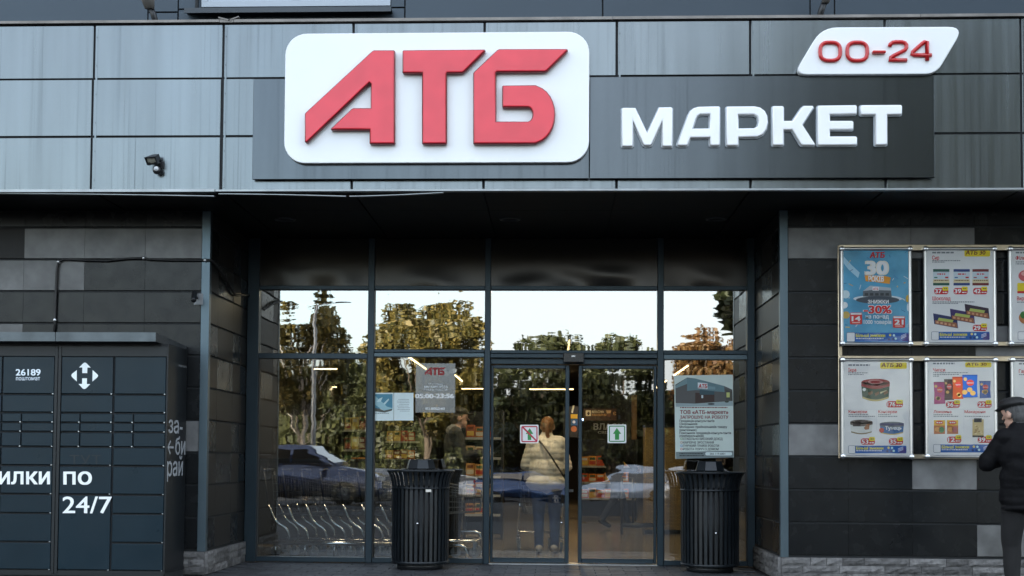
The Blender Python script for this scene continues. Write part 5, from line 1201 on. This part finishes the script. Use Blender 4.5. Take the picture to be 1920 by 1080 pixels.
def added_ceiling_lamp(x, y, label, watt):  # lamps added out of view to brighten the shopper and the trolleys
    r = empty('added_ceiling_lamp', (x, y, 3.118), label=label, cat='lamp', group='added unseen ceiling lamps just behind the glazing')
    MB().box(-0.3, 0.3, -0.3, 0.3, -0.03, 0.0).build('housing', M_BLK, r, False); MB().box(-0.27, 0.27, -0.27, 0.27, -0.034, -0.0305).build('diffuser', M_LAMP, r, False)
    ld = bpy.data.lights.new('fill_light', 'AREA'); ld.shape = 'SQUARE'; ld.size = 0.54; ld.energy = watt; ld.color = (1.0, 0.78, 0.50)
    lo = bpy.data.objects.new('fill_light', ld); lo.location = (0, 0, -0.04); link(lo, r, False)
for x_, wt_, lab in ((-2.6, 8.0, 'unseen square ceiling lamp added above the trolley row'), (-0.15, 7.5, 'unseen square ceiling lamp added above the sliding doors'), (1.5, 1.0, 'unseen square ceiling lamp added behind the job notice pane')): added_ceiling_lamp(x_, 2.2, lab, wt_)
tp = empty('added_dark_screen', (-3.3, 4.2, 0), label='low black screen added to darken the view behind the trolley row', cat='screen')  # made-up panel, covers the lit floor so the background turns dark
MB().box(-5.14, -1.5, 4.2, 4.26, 0.03, 1.08).build('panel', mat('dark_screen_black', (0.006, 0.006, 0.007), 0.6), tp); MB().box(-5.14, -1.5, 4.18, 4.28, 1.081, 1.11).build('cap_rail', M_BLK, tp); MB().box(-5.14, -1.5, 4.21, 4.25, 0, 0.029).build('base', M_BLK, tp)
ORD = ['first', 'second', 'third', 'fourth', 'fifth', 'sixth', 'seventh', 'eighth', 'ninth', 'tenth']
# shelving with packaged goods
def shelf_unit(name, x0, x1, y0, y1, ztop, zs, label, seed, palette, bw=0.13, bh=0.17):
    r = empty(name, ((x0+x1)/2, y0, 0), label=label, cat='shelf')
    for x in (x0, x1-0.03): MB().box(x, x+0.03, y0, y1, 0, ztop).build('upright', M_BLK, r)
    MB().box(x0+.031, x1-.031, y1-0.02, y1, 0.05, ztop).build('back_panel', M_BLK, r)
    rnd = random.Random(seed); k = 0
    for zi, z in enumerate(zs):
        bi = 0
        MB().box(x0+.031, x1-.031, y0, y1-.021, z-0.025, z).build('shelf_board', M_BLK, r)
        MB().box(x0+.031, x1-.031, y0-0.012, y0-.001, z-0.03, z+0.004).build('price_rail', mat('price_rail', (0.5, 0.5, 0.48), 0.4), r)
        x = x0+0.04
        while x+bw < x1-0.03:
            h_ = bh*rnd.uniform(0.85, 1.08); c = rnd.choice(palette); b_ = MB().box(x, x+bw-0.008, y0+0.02, y0+0.12, z+0.001, z+h_, 0, 0.004)
            b_.box(x+0.012, x+bw-0.02, y0+0.0185, y0+0.0198, z+h_*0.15, z+h_*0.5, 1); b_.box(x+0.02, x+bw-0.028, y0+0.0185, y0+0.0198, z+h_*0.62, z+h_*0.85, 2)
            o = b_.build('grocery_pack', [flat(c), flat(rnd.choice([(226, 214, 190), (190, 60, 30), (236, 190, 80)])), flat(rnd.choice([(120, 60, 30), (240, 235, 220), (60, 90, 60)]))])
            tag(o, 'grocery pack, %s from left, %s row from the bottom, %s' % (ORD[bi % 10], ORD[zi], label.split(' with')[0]), 'grocery pack', 'packs on '+label.split(' with')[0]); x += bw; k += 1; bi += 1
    return r
pal1 = [(206, 150, 84), (226, 206, 170), (196, 120, 60), (222, 190, 140), (180, 90, 50)]; pal2 = [(190, 60, 36), (214, 130, 40), (230, 200, 120), (120, 40, 30), (60, 110, 70)]
sx0_ = U(868, 850, 5.6)[0]; sx1_ = U(943, 850, 5.6)[0]
shelf_unit('goods_shelf', sx0_, sx1_, 5.6, 6.0, 1.80, (0.35, 0.62, 0.88, 1.14, 1.42), 'shelf beside the door with orange and cream packs', 1, pal1)
sx0_ = U(640, 850, 7.0)[0]; sx1_ = U(716, 850, 7.0)[0]
shelf_unit('goods_shelf', sx0_, sx1_, 7.0, 7.4, 1.95, (0.35, 0.65, 0.95, 1.25, 1.55), 'shelf at the first mullion with red packs', 2, pal2, 0.11, 0.2)
shelf_unit('goods_shelf', 0.45, 1.55, 11.5, 11.9, 1.5, (0.4, 0.7, 1.0), 'low shelf deep in the shop with orange goods', 3, [(230, 130, 30), (236, 160, 60), (214, 90, 30)], 0.15, 0.18)
shelf_unit('goods_shelf', -3.6, -2.6, 12.5, 12.9, 1.9, (0.4, 0.75, 1.1, 1.45), 'far shelf behind the trolleys with amber goods', 4, pal2, 0.14, 0.2)
# woven display columns near the checkouts
wv_ = bpy.data.materials.new('woven_gold'); wv_.use_nodes = True
_n = wv_.node_tree; _b = _n.nodes['Principled BSDF']; _t = _n.nodes.new('ShaderNodeTexBrick'); _g = _n.nodes.new('ShaderNodeNewGeometry'); _mp = _n.nodes.new('ShaderNodeMapping'); _mp.inputs['Rotation'].default_value = (R(90), R(45), 0)
_n.links.new(_g.outputs['Position'], _mp.inputs[0]); _n.links.new(_mp.outputs[0], _t.inputs['Vector']); _t.inputs['Color1'].default_value = (0.36, 0.25, 0.09, 1); _t.inputs['Color2'].default_value = (0.24, 0.16, 0.06, 1); _t.inputs['Mortar'].default_value = (0.07, 0.05, 0.02, 1); _t.inputs['Scale'].default_value = 12; _t.inputs['Mortar Size'].default_value = 0.03
_n.links.new(_t.outputs[0], _b.inputs['Base Color']); _b.inputs['Roughness'].default_value = 0.5
for px0, px1, lab in ((1210, 1231, 'gold woven display column left of the third mullion'), (1246, 1288, 'wide gold woven display column behind the job notice')):
    a, b = U(px0, 900, 7.2)[0], U(px1, 900, 7.2)[0]
    c = empty('display_column', ((a+b)/2, 7.2, 0), label=lab, cat='display column'); MB().box(a, b, 7.2, 7.7, 0.06, 1.62, 0, 0.01).build('woven_panel', wv_, c); MB().box(a-.01, b+.01, 7.19, 7.71, 0, 0.059).build('base', M_BLK, c); MB().box(a-.008, b+.008, 7.19, 7.71, 1.621, 1.65).build('cap', M_BLK, c)
# coffee corner signs
M_BROWN = mat('sign_brown', (0.06, 0.025, 0.015), 0.5)
(a, z1), (b, z0) = U(1094, 766, 8.0), U(1156, 789, 8.0)
cs = empty('hanging_sign', ((a+b)/2, 8.0, z0), label='brown hanging coffee corner sign with an up arrow behind the right door', cat='sign'); MB().box(a, b, 8.0, 8.03, z0, z1, 0, 0.004).build('board', M_BROWN, cs)
for x in (a+.05, b-.05): MB().tube([(x, 8.015, z1), (x, 8.015, 3.11)], 0.004, 6).build('hanger', M_BLK, cs)
p = Painter(7.998, 1060, 750, k4, 0.001); p.rrect(165, 84, 208, 130, 6, (226, 210, 180), 1); p.poly([(187, 92), (202, 112), (193, 112), (193, 124), (181, 124), (181, 112), (172, 112)], (60, 30, 20), 2); p.text('ВЛАСНА', 216, 312, 104, 86, (226, 210, 180), 1, 0.02); p.text("КАВ'ЯРНЯ", 216, 332, 130, 112, (200, 150, 90), 1, 0.02)
p.poly([(330, 84), (372, 84), (366, 108), (336, 108)], (196, 160, 120), 1); p.rect(340, 112, 366, 134, (120, 74, 48), 1); p.text('Є', 388, 410, 122, 96, (196, 150, 100), 1, 0.02); p.build('print', cs)
(a2, zb1), (b2, zb0) = U(1091, 784.5, 8.4), U(1146, 788.5, 8.4)
lb = MB().box(a2, b2, 8.4, 8.43, zb0, zb1).build('neon_strip', mat('neon_blue', (0.2, 0.3, 0.9), 0.4, emit=(0.35, 0.5, 1.0), estr=2.2)); tag(lb, 'thin blue-white neon strip under the coffee sign', 'light strip')
(a, z1), (b, z0) = U(1086, 760, 15.0), U(1182, 985, 15.0)
bb = empty('coffee_booth', ((a+b)/2, 15.0, 0), label='dark coffee booth wall with white letters behind the right door', cat='booth'); MB().box(a, b, 15.0, 15.15, 0, 2.5).build('wall', mat('booth_wall', (0.012, 0.010, 0.010), 0.5), bb)
p = Painter(14.998, 1060, 750, k4, 0.001); p.text('ВЛАСН', 230, 470, 240, 190, (216, 220, 226), 1, 0.03); p.text('СВІЖА', 265, 400, 272, 252, (206, 210, 214), 1, 0.02); p.build('lettering', bb)
MB().box(b+0.02, b+0.13, 15.0, 15.15, 0, 2.5).build('column', mat('booth_wood', (0.30, 0.17, 0.07), 0.5, var=0.3, scale=6, stretch=(6, 6, 0.5)), bb)
(a, z1), (b, z0) = U(1068, 762, 8.6), U(1085, 820, 8.6)
mb_ = empty('menu_board', ((a+b)/2, 8.6, z0), label='bright lit menu board in the gap between the door leaves', cat='menu board'); MB().box(a-.1, b-.01, 8.6, 8.63, z0, z1).build('board', M_BLK, mb_)
p = Painter(8.598, 1060, 750, k4, 0.001); p.rect(44, 115, 98, 150, (236, 180, 40), 1); p.rect(44, 155, 98, 205, (40, 90, 120), 1); p.disc(70, 235, 24, (190, 110, 60), 1); p.disc(70, 178, 12, (220, 225, 225), 2); p.poly([(48, 100), (60, 45), (74, 42), (70, 70), (60, 108)], (250, 230, 190), 1); p.build('print', mb_)
# exit gate frame
(a, z1), (b, z0) = U(1166, 905, 7.0), U(1236, 1000, 7.0)
gt = empty('exit_gate', ((a+b)/2, 7.0, 0), label='dark metal swing gate frame low behind the right door', cat='gate')
MB().tube([(a, 7, 0.0), (a, 7, 0.85), (b, 7, 0.85), (b, 7, 0.0)], 0.022, 8).tube([(a, 7, 0.14), (b, 7, 0.14)], 0.035, 8).tube([((a*.7+b*.3), 7, 0.14), (a*.7+b*.3, 7, 0.85)], 0.02, 8).build('gate_frame', M_BLK, gt)

# ------------------------------------------------------------------ shopping trolleys
M_PLAST = mat('trolley_plastic', (0.02, 0.03, 0.06), 0.4)
mat('basket_dark', (0.03, 0.032, 0.035), 0.5, 0.6)
def make_trolley():
    r = empty('shopping_trolley', (0, 0, 0))
    L_, W, ww = 0.86, 0.26, 0.20
    MB().tube([(-L_/2, -W, 0.17), (L_/2-0.05, -ww, 0.19), (L_/2, -ww+0.05, 0.19), (L_/2, ww-0.05, 0.19), (L_/2-0.05, ww, 0.19), (-L_/2, W, 0.17)], 0.016, 8).build('base_frame', M_STEEL, r, False)
    for s in (-1, 1):
        pts_ = [(-L_/2+dx_+0.2, s*W, z_) for dx_, z_ in ((0, .19), (0, .24), (-.012, .285), (-.05, .33), (-.11, .365), (-.16, .41), (-.19, .47), (-.215, .53), (-.25, .59))]
        MB().tube([(-L_/2-.05, s*W, .59), (-L_/2-.07, s*W, .75), (-L_/2-.10, s*W, .97)], 0.012, 8).build('handle_post', MATS['basket_dark'], r, False)
        MB().tube(pts_, 0.0155, 8).build('upright', M_STEEL, r, False)
    MB().tube([(-L_/2-0.10, -W-0.01, 0.98), (-L_/2-0.10, W+0.01, 0.98)], 0.016, 10).build('handle', M_PLAST, r, False)
    bk = MB(); b0 = [(-L_/2, 0.24), (L_/2-0.02, 0.19)]
    def bp(t, u, h):    # t along length, u side -1..1, h 0..1 height
        x = -L_/2+0.02+(L_-0.02)*t+0.05*h*(t-0.5); w_ = (0.25-0.06*t)*(0.82+0.18*h); z = 0.46+0.06*t+(0.92-0.46-0.06*t-0.14*t)*h; return (x, u*w_, z)
    for h_ in np.linspace(0, 1, 6): bk.tube([bp(0, -1, h_), bp(1, -1, h_), bp(1, 1, h_), bp(0, 1, h_)], 0.0045 if 0 < h_ < 1 else 0.007, 6)
    for t in np.linspace(0, 1, 12):
        for u in (-1, 1): bk.tube([bp(t, u, 0), bp(t, u, 1)], 0.0035, 5)
        bk.tube([bp(t, -1, 0), bp(t, 1, 0)], 0.0035, 5)
    for u in np.linspace(-1, 1, 7): bk.tube([bp(0, u, 0), bp(1, u, 0), bp(1, u, 1)], 0.0035, 5)
    bk.build('basket', mat('basket_wire', (0.13, 0.135, 0.14), 0.4, 0.8), r, False)
    for x in (-L_/2+0.05, L_/2-0.05):
        for s in (-1, 1):
            y = s*(W if x < 0 else ww); c = MB().lathe([(0.0, -0.013), (0.05, -0.013), (0.06, -0.008), (0.06, 0.008), (0.05, 0.013), (0.0, 0.013)], 20, (x, y, 0.06), 'Y').build('castor', mat('wheel_grey', (0.16, 0.17, 0.18), 0.5), r, False)
            MB().box(x-0.016, x+0.016, y-0.021, y-0.016, 0.045, 0.165).box(x-0.016, x+0.016, y+0.016, y+0.021, 0.045, 0.165).box(x-0.018, x+0.018, y-0.0215, y+0.0215, 0.166, 0.178).build('fork', M_STEEL, c, False)
    return r
tr0 = make_trolley(); xs0 = U(530, 1000, 2.55)[0]
words = ['first', 'second', 'third', 'fourth', 'fifth', 'sixth', 'seventh', 'eighth']
for i in range(8):
    o = tr0 if i == 0 else copy_tree(tr0)
    o.location = (xs0+0.36+0.215*i, 2.55, 0.0)
    tag(o, 'steel shopping trolley, %s from the left in the nested row' % words[i], 'shopping trolley', 'nested trolley row behind the left panes')
cw = copy_tree(tr0); cw.location = (wx_-0.12, 3.72, 0); cw.rotation_euler = (0, 0, PI/2+0.12); tag(cw, 'shopping trolley pushed by the person in the cream jacket', 'shopping trolley'); cw.pop('group', None)
cr = empty('trolley_rail', (-2.5, 2.15, 0), label='low chrome guard rail along the trolley row', cat='rail')
a, z_ = U(512, 1018, 2.15); b = U(742, 1018, 2.15)[0]
MB().tube([(a, 2.15, z_), (b, 2.15, z_)], 0.025, 10).build('rail_bar', M_STEEL, cr)
for k in range(5):
    x = a+0.03+(b-a-0.06)*k/4; MB().tube([(x, 2.15, 0), (x, 2.15, z_)], 0.012, 8).build('rail_post', M_STEEL, cr)
for (pa, pb, py, Y, lab) in ((800, 903, 996, 2.9, 'upper bent chrome hoop barrier right of the left bin'), (800, 876, 1022, 2.05, 'low bent chrome hoop barrier right of the left bin')):
    a, z_ = U(pa, py, Y); b = U(pb, py, Y)[0]; e = empty('hoop_barrier', ((a+b)/2, Y, 0), label=lab, cat='barrier')
    MB().tube([(a, Y, 0), (a, Y, z_-0.08), (a+0.025, Y, z_-0.02), (a+0.08, Y, z_), (b-0.08, Y, z_), (b-0.025, Y, z_-0.02), (b, Y, z_-0.08), (b, Y, 0)], 0.022, 10).build('hoop', M_STEEL, e)
    for x in (a, b): MB().lathe([(0.0, 0.006), (0.04, 0.006), (0.045, 0.0)], 14, (x, Y, 0.001)).build('foot_plate', M_STEEL, e)
# ------------------------------------------------------------------ across the car park (seen in the glass): trees, cars, posts
def gh(y): t = min(max((-14-y)/30, 0), 1); return -0.012-0.95*t*t*(3-2*t)
def leaf_mat(name, c1, c2): return mat(name, c1, 0.55, island=0.35, col2=c2, trans=0.25)
def crown_mesh(seed, rx, rz, z0, n, size, m, top_flat=0.0):
    rs_ = np.random.RandomState(seed); nc = 46
    th = rs_.uniform(0, 2*PI, nc); ph = rs_.uniform(-0.75, 1, nc); rad = rs_.uniform(0.35, 1.0, nc)**0.6
    cc = np.stack([rad*np.sqrt(1-np.clip(ph, -1, 1)**2*0.9)*np.cos(th)*rx, rad*np.sqrt(1-np.clip(ph, -1, 1)**2*0.9)*np.sin(th)*rx, rad*ph*rz], 1); cr_ = rs_.uniform(0.18, 0.34, nc)*rx
    k = rs_.randint(0, nc, n); u = rs_.normal(size=(n, 3)); u /= np.linalg.norm(u, axis=1)[:, None]; P_ = cc[k]+u*(cr_[k]*rs_.uniform(0.4, 1.05, n))[:, None]; P_[:, 2] += z0+rz
    a = rs_.normal(size=(n, 3)); a /= np.linalg.norm(a, axis=1)[:, None]; b = np.cross(a, rs_.normal(size=(n, 3))); b /= np.linalg.norm(b, axis=1)[:, None]; s = (size*rs_.uniform(0.6, 1.3, n))[:, None]
    v = np.empty((n, 4, 3)); v[:, 0] = P_-a*s; v[:, 1] = P_+b*s*0.55; v[:, 2] = P_+a*s; v[:, 3] = P_-b*s*0.55
    me = bpy.data.meshes.new('crown'); me.vertices.add(n*4); me.vertices.foreach_set('co', v.ravel()); me.loops.add(n*4); me.loops.foreach_set('vertex_index', np.arange(n*4, dtype='i4')); me.polygons.add(n); me.polygons.foreach_set('loop_start', np.arange(0, n*4, 4, dtype='i4'))
    me.materials.append(m); me.update(calc_edges=True); me.validate(); return me, cc+np.array([0, 0, z0+rz])
def trunk_mesh(seed, r0, z0, rz, cc, m):
    rnd = random.Random(seed); mb = MB(); h_ = z0+rz*1.3
    pts_ = [(rnd.uniform(-.1, .1)*k, rnd.uniform(-.1, .1)*k, h_*k/6) for k in range(7)]; mb.tube(pts_, [r0*(1.25 if k == 0 else 1-0.12*k) for k in range(7)], 8)
    for c in cc[::3]:
        t = rnd.uniform(0.3, 0.75); i = int(t*6); q0 = Vector(pts_[i]); q1 = Vector(c); mid = (q0+q1)/2+Vector((0, 0, -0.1)); mb.tube([q0[:], mid[:], q1[:]], [r0*0.35, r0*0.22, r0*0.08], 6)
    return mb.mesh('trunk', m)
BARK = mat('bark', (0.09, 0.07, 0.05), 0.9, var=0.3, scale=6, stretch=(4, 4, 0.6)); BARKP = mat('pale_bark', (0.42, 0.38, 0.34), 0.8, var=0.35, scale=5, stretch=(1, 1, 3))
LY = leaf_mat('leaves_yellow_green', (0.072, 0.074, 0.017), (0.145, 0.108, 0.024)); LG = leaf_mat('leaves_green', (0.032, 0.045, 0.014), (0.065, 0.07, 0.024)); LO = leaf_mat('leaves_orange', (0.17, 0.075, 0.02), (0.13, 0.085, 0.03)); LD = leaf_mat('leaves_dark', (0.022, 0.034, 0.014), (0.045, 0.055, 0.02))
KIND = {}
for key, (seed, rx, rz, z0, n, size, lm, bk_) in dict(round=(1, 3.3, 4.6, 2.0, 13000, 0.19, LY, BARK), green=(2, 3.0, 3.4, 1.2, 9000, 0.18, LG, BARK), orange=(3, 2.6, 4.0, 1.8, 8000, 0.17, LO, BARK), tall=(4, 3.6, 9.0, 1.5, 12000, 0.46, LD, BARK), belt=(8, 3.4, 3.9, 0.2, 6500, 0.40, LD, BARK), low=(5, 2.8, 2.4, 0.2, 3600, 0.26, LG, BARK), birch=(6, 2.2, 4.0, 2.6, 6000, 0.16, LY, BARKP)).items():
    cm, cc = crown_mesh(seed, rx, rz, z0, n, size, lm); KIND[key] = (cm, trunk_mesh(seed, 0.22 if key != 'birch' else 0.16, z0, rz, cc, bk_))
def tree(kind, x, y, s, rz, label, group):
    r = empty({'orange': 'autumn_tree', 'birch': 'birch_tree', 'tall': 'tall_tree', 'low': 'shrub'}.get(kind, 'broadleaf_tree'), (x, y, gh(y)-0.05), rz, label, 'shrub' if kind == 'low' else 'tree', group); r.scale = (s, s, s)
    for nm, me in zip(('crown', 'trunk'), KIND[kind]): o = bpy.data.objects.new(nm, me); COL.objects.link(o); o.parent = r
VD = 80.0
def rx_(px, dist): return (px-1040)/2360*dist
rnd = random.Random(12)
def yv(dist): return YG-(dist-13.56)
tree('round', rx_(800, VD), yv(VD), 1.15, 0.3, 'big round yellow-green tree reflected in the second upper pane', 'reflected trees')
tree('birch', rx_(572, 62), yv(62), 1.0, 0.3, 'pale-trunked birch reflected in the first pane', 'reflected trees')
tree('orange', rx_(1345, VD), yv(VD), 1.18, 1.0, 'orange autumn tree reflected in the fourth upper pane', 'reflected trees')
for px, s in ((545, 0.95), (640, 1.0), (690, 0.92)): tree('green', rx_(px, 90), yv(90), s*1.15, rnd.uniform(0, 6), 'green tree of the belt reflected in the first pane', 'green trees of the reflected belt')
for px, s in ((720, 0.8), (900, 0.82), (960, 0.78), (1040, 0.86), (1110, 0.72), (1180, 0.85), (1260, 0.74), (1310, 0.70), (1390, 0.8), (1450, 0.9), (500, 0.9), (430, 0.8)): tree('green', rx_(px, 96), yv(96), s, rnd.uniform(0, 6), 'green tree of the belt reflected in the lower panes', 'green trees of the reflected belt')
for k in range(16): px = 420+k*68; tree('low', rx_(px, 88), yv(88)+rnd.uniform(-2, 2), rnd.uniform(0.75, 1.05), rnd.uniform(0, 6), 'dense shrub of the hedge belt reflected low in the glass', 'shrubs of the reflected hedge')
for px, d, s in ((1545, 62, 1.35), (1630, 58, 1.45), (1730, 62, 1.5), (1840, 58, 1.5), (1960, 62, 1.55), (2100, 58, 1.55), (2260, 60, 1.55)): tree('tall', rx_(px, d), -0.92-(d-11.1), s, rnd.uniform(0, 6), 'tall dark tree beside the car park reflected in the right fascia', 'tall trees at the right of the car park')
for k in range(24): px = 380+k*50; tree('belt', rx_(px, 106)+rnd.uniform(-1, 1), yv(106)+rnd.uniform(-3, 3), rnd.uniform(0.92, 1.08)*(1.12 if px < 920 else 0.93), rnd.uniform(0, 6), 'dark dense tree at the back of the reflected belt', 'dark trees at the back of the reflected belt')
for px, s in ((1025, 1.26), (1150, 1.22)): tree('green', rx_(px, VD), yv(VD), s, px*0.01, 'small green tree reflected at the foot of the third upper pane', 'reflected trees')
# street lamp beside the birch
sl_ = empty('street_lamp', (rx_(585, 48), yv(48), gh(yv(48))), label='pale street lamp post reflected in the first pane', cat='street lamp')
x, y, z = sl_.location
MB().tube([(x, y, z), (x, y, z+3), (x, y, z+7.2), (x+0.2, y, z+7.7), (x+0.9, y, z+7.9)], [0.11, 0.09, 0.06, 0.05, 0.04], 10).build('post', mat('galvanised', (0.5, 0.5, 0.5), 0.4, 0.6), sl_); MB().box(x+0.8, x+1.4, y-0.12, y+0.12, z+7.85, z+7.97, 0, 0.03).build('lamp_head', M_ALU, sl_)
# cars
M_TYRE = mat('tyre', (0.015, 0.015, 0.015), 0.8); M_CARGL = mat('car_glass', (0.02, 0.024, 0.028), 0.05, spec=0.8); M_LENS = mat('head_lamp', (0.7, 0.72, 0.74), 0.1, 0.3); M_TAIL = mat('tail_lamp', (0.35, 0.01, 0.01), 0.2)
def make_car(paint, suv):
    r = empty('parked_car', (0, 0, 0)); L_, W = (4.4, 0.92) if suv else (4.25, 0.88); H = 1.66 if suv else 1.46; b0 = 0.24 if suv else 0.18
    low = [(-L_/2, b0+0.12), (-L_/2+0.06, b0), (L_/2-0.1, b0), (L_/2, b0+0.14), (L_/2-0.03, 0.62), (L_/2-0.16, 0.74), (L_/2-1.05, 0.93), (-L_/2+0.25, 0.98), (-L_/2+0.03, 0.86)]
    if suv: low = [(x_, z_+(0.12 if z_ > 0.5 else 0)) for x_, z_ in low]
    zb = 0.93+(0.12 if suv else 0)
    cab = [(-L_/2+0.12, zb-0.02), (L_/2-1.05, zb-0.02), (L_/2-1.85, H-0.02), (L_/2-2.3, H), (-L_/2+0.85, H-0.02), (-L_/2+0.35, H-0.18)]
    bm = bmesh.new()
    def shell(prof, w_bot, w_top, z0, z1):
        rows = []
        for sgn in (-1, 1):
            rows.append([bm.verts.new((x_, sgn*(w_bot+(w_top-w_bot)*max(0, min(1, (z_-z0)/(z1-z0)))), z_)) for x_, z_ in prof])
        n = len(prof); bm.faces.new(rows[0]); bm.faces.new(rows[1][::-1])
        for i in range(n): bm.faces.new((rows[0][i], rows[1][i], rows[1][(i+1) % n], rows[0][(i+1) % n])[::-1])
    shell(low, W, W-0.03, 0.3, 1.0); shell(cab, W-0.05, W-0.27, zb, H)
    bmesh.ops.recalc_face_normals(bm, faces=bm.faces); bmesh.ops.bevel(bm, geom=bm.edges[:], offset=0.055, segments=2, affect='EDGES', clamp_overlap=True)
    MB().bm(bm, 0, True).build('body', paint, r, False)
    def side_y(z_): return (W-0.05)+((W-0.27)-(W-0.05))*(z_-zb)/(H-zb)
    for s in (-1, 1):
        for wn in ([(-0.05, zb+0.06), (L_/2-1.28, zb+0.06), (L_/2-1.86, H-0.12), (-0.05, H-0.12)], [(-L_/2+0.62, zb+0.08), (-0.12, zb+0.06), (-0.12, H-0.12), (-L_/2+0.92, H-0.14)]):
            MB().add([(x_, s*(side_y(z_)+0.006), z_) for x_, z_ in wn], [(0, 1, 2, 3) if s < 0 else (3, 2, 1, 0)]).build('window', M_CARGL, r, False)
        MB().obox((L_/2-1.35, s*(W+0.05), zb+0.06), (0.06, 0.09, 0.055), Matrix.Identity(3)).build('mirror', paint, r, False)
        MB().obox((L_/2-0.09, s*(W-0.22), 0.64+(0.1 if suv else 0)), (0.10, 0.16, 0.06), Matrix.Rotation(s*0.25, 3, 'Z')).build('headlight', M_LENS, r, False); MB().obox((-L_/2+0.06, s*(W-0.14), 0.82+(0.1 if suv else 0)), (0.06, 0.11, 0.09), Matrix.Identity(3)).build('tail_light', M_TAIL, r, False)
        for x_ in (-L_/2+0.82, L_/2-0.86):
            R0 = 0.34 if suv else 0.31; wh = MB().lathe([(0.19, -0.10), (R0-0.03, -0.10), (R0, -0.06), (R0, 0.06), (R0-0.03, 0.10), (0.19, 0.10)], 24, (x_, s*(W-0.08), R0), 'Y').build('wheel', M_TYRE, r, False)
            MB().lathe([(0.0, -0.07), (0.06, -0.085), (0.19, -0.06), (0.19, 0.06), (0.06, 0.085), (0.0, 0.07)], 10, (x_, s*(W-0.08), R0), 'Y', sm=False).build('rim', M_ALU, wh, False)
    ws = [(L_/2-1.18, zb+0.05), (L_/2-1.82, H-0.07)]; rw = [(-L_/2+0.15, zb+0.08), (-L_/2+0.36, H-0.22)]
    for (xa, za), (xb_, zb_), sg2 in ((*ws, 1), (*rw, -1)):
        ya, yb = side_y(za)-0.1, side_y(zb_)-0.1; o_ = 0.045*sg2
        MB().add([(xa+o_, -ya, za+0.02), (xa+o_, ya, za+0.02), (xb_+o_, yb, zb_+0.02), (xb_+o_, -yb, zb_+0.02)], [(0, 1, 2, 3) if sg2 > 0 else (3, 2, 1, 0)]).build('windscreen', M_CARGL, r, False)
    MB().box(L_/2-0.045, L_/2+0.006, -0.45, 0.45, 0.42, 0.58).build('grille', M_BLK, r, False)
    return r
def paint(n, c): return mat('car_paint_'+n, c, 0.22, 0.3, coat=1.0, var=0.03, scale=3)  # blue tones strengthened to put reflected sky into the paint
for (nm, c, suv, px, dist, ang, lab) in (('navy', (0.018, 0.05, 0.15), False, 565, 31, 0.06, 'dark blue car parked close by, reflected low in the first pane'), ('silver', (0.46, 0.53, 0.62), True, 1172, 58, PI+0.05, 'silver estate car reflected in the right sliding door'), ('blue', (0.02, 0.06, 0.17), True, 990, 54, 0.1, 'blue car reflected in the left sliding door'),
                                  ('white', (0.62, 0.64, 0.66), False, 868, 60, 0.04, 'pale car reflected right of the left litter bin'), ('grey', (0.22, 0.24, 0.26), False, 700, 52, PI, 'grey car reflected behind the left litter bin'), ('white', (0.62, 0.64, 0.66), True, 1330, 56, 0.0, 'white car reflected behind the right litter bin')):
    o = make_car(paint(nm, c), suv); y = yv(dist); o.location = (rx_(px, dist), y, gh(y)); o.rotation_euler = (0, 0, ang); tag(o, lab, 'car', 'cars parked across from the shop')
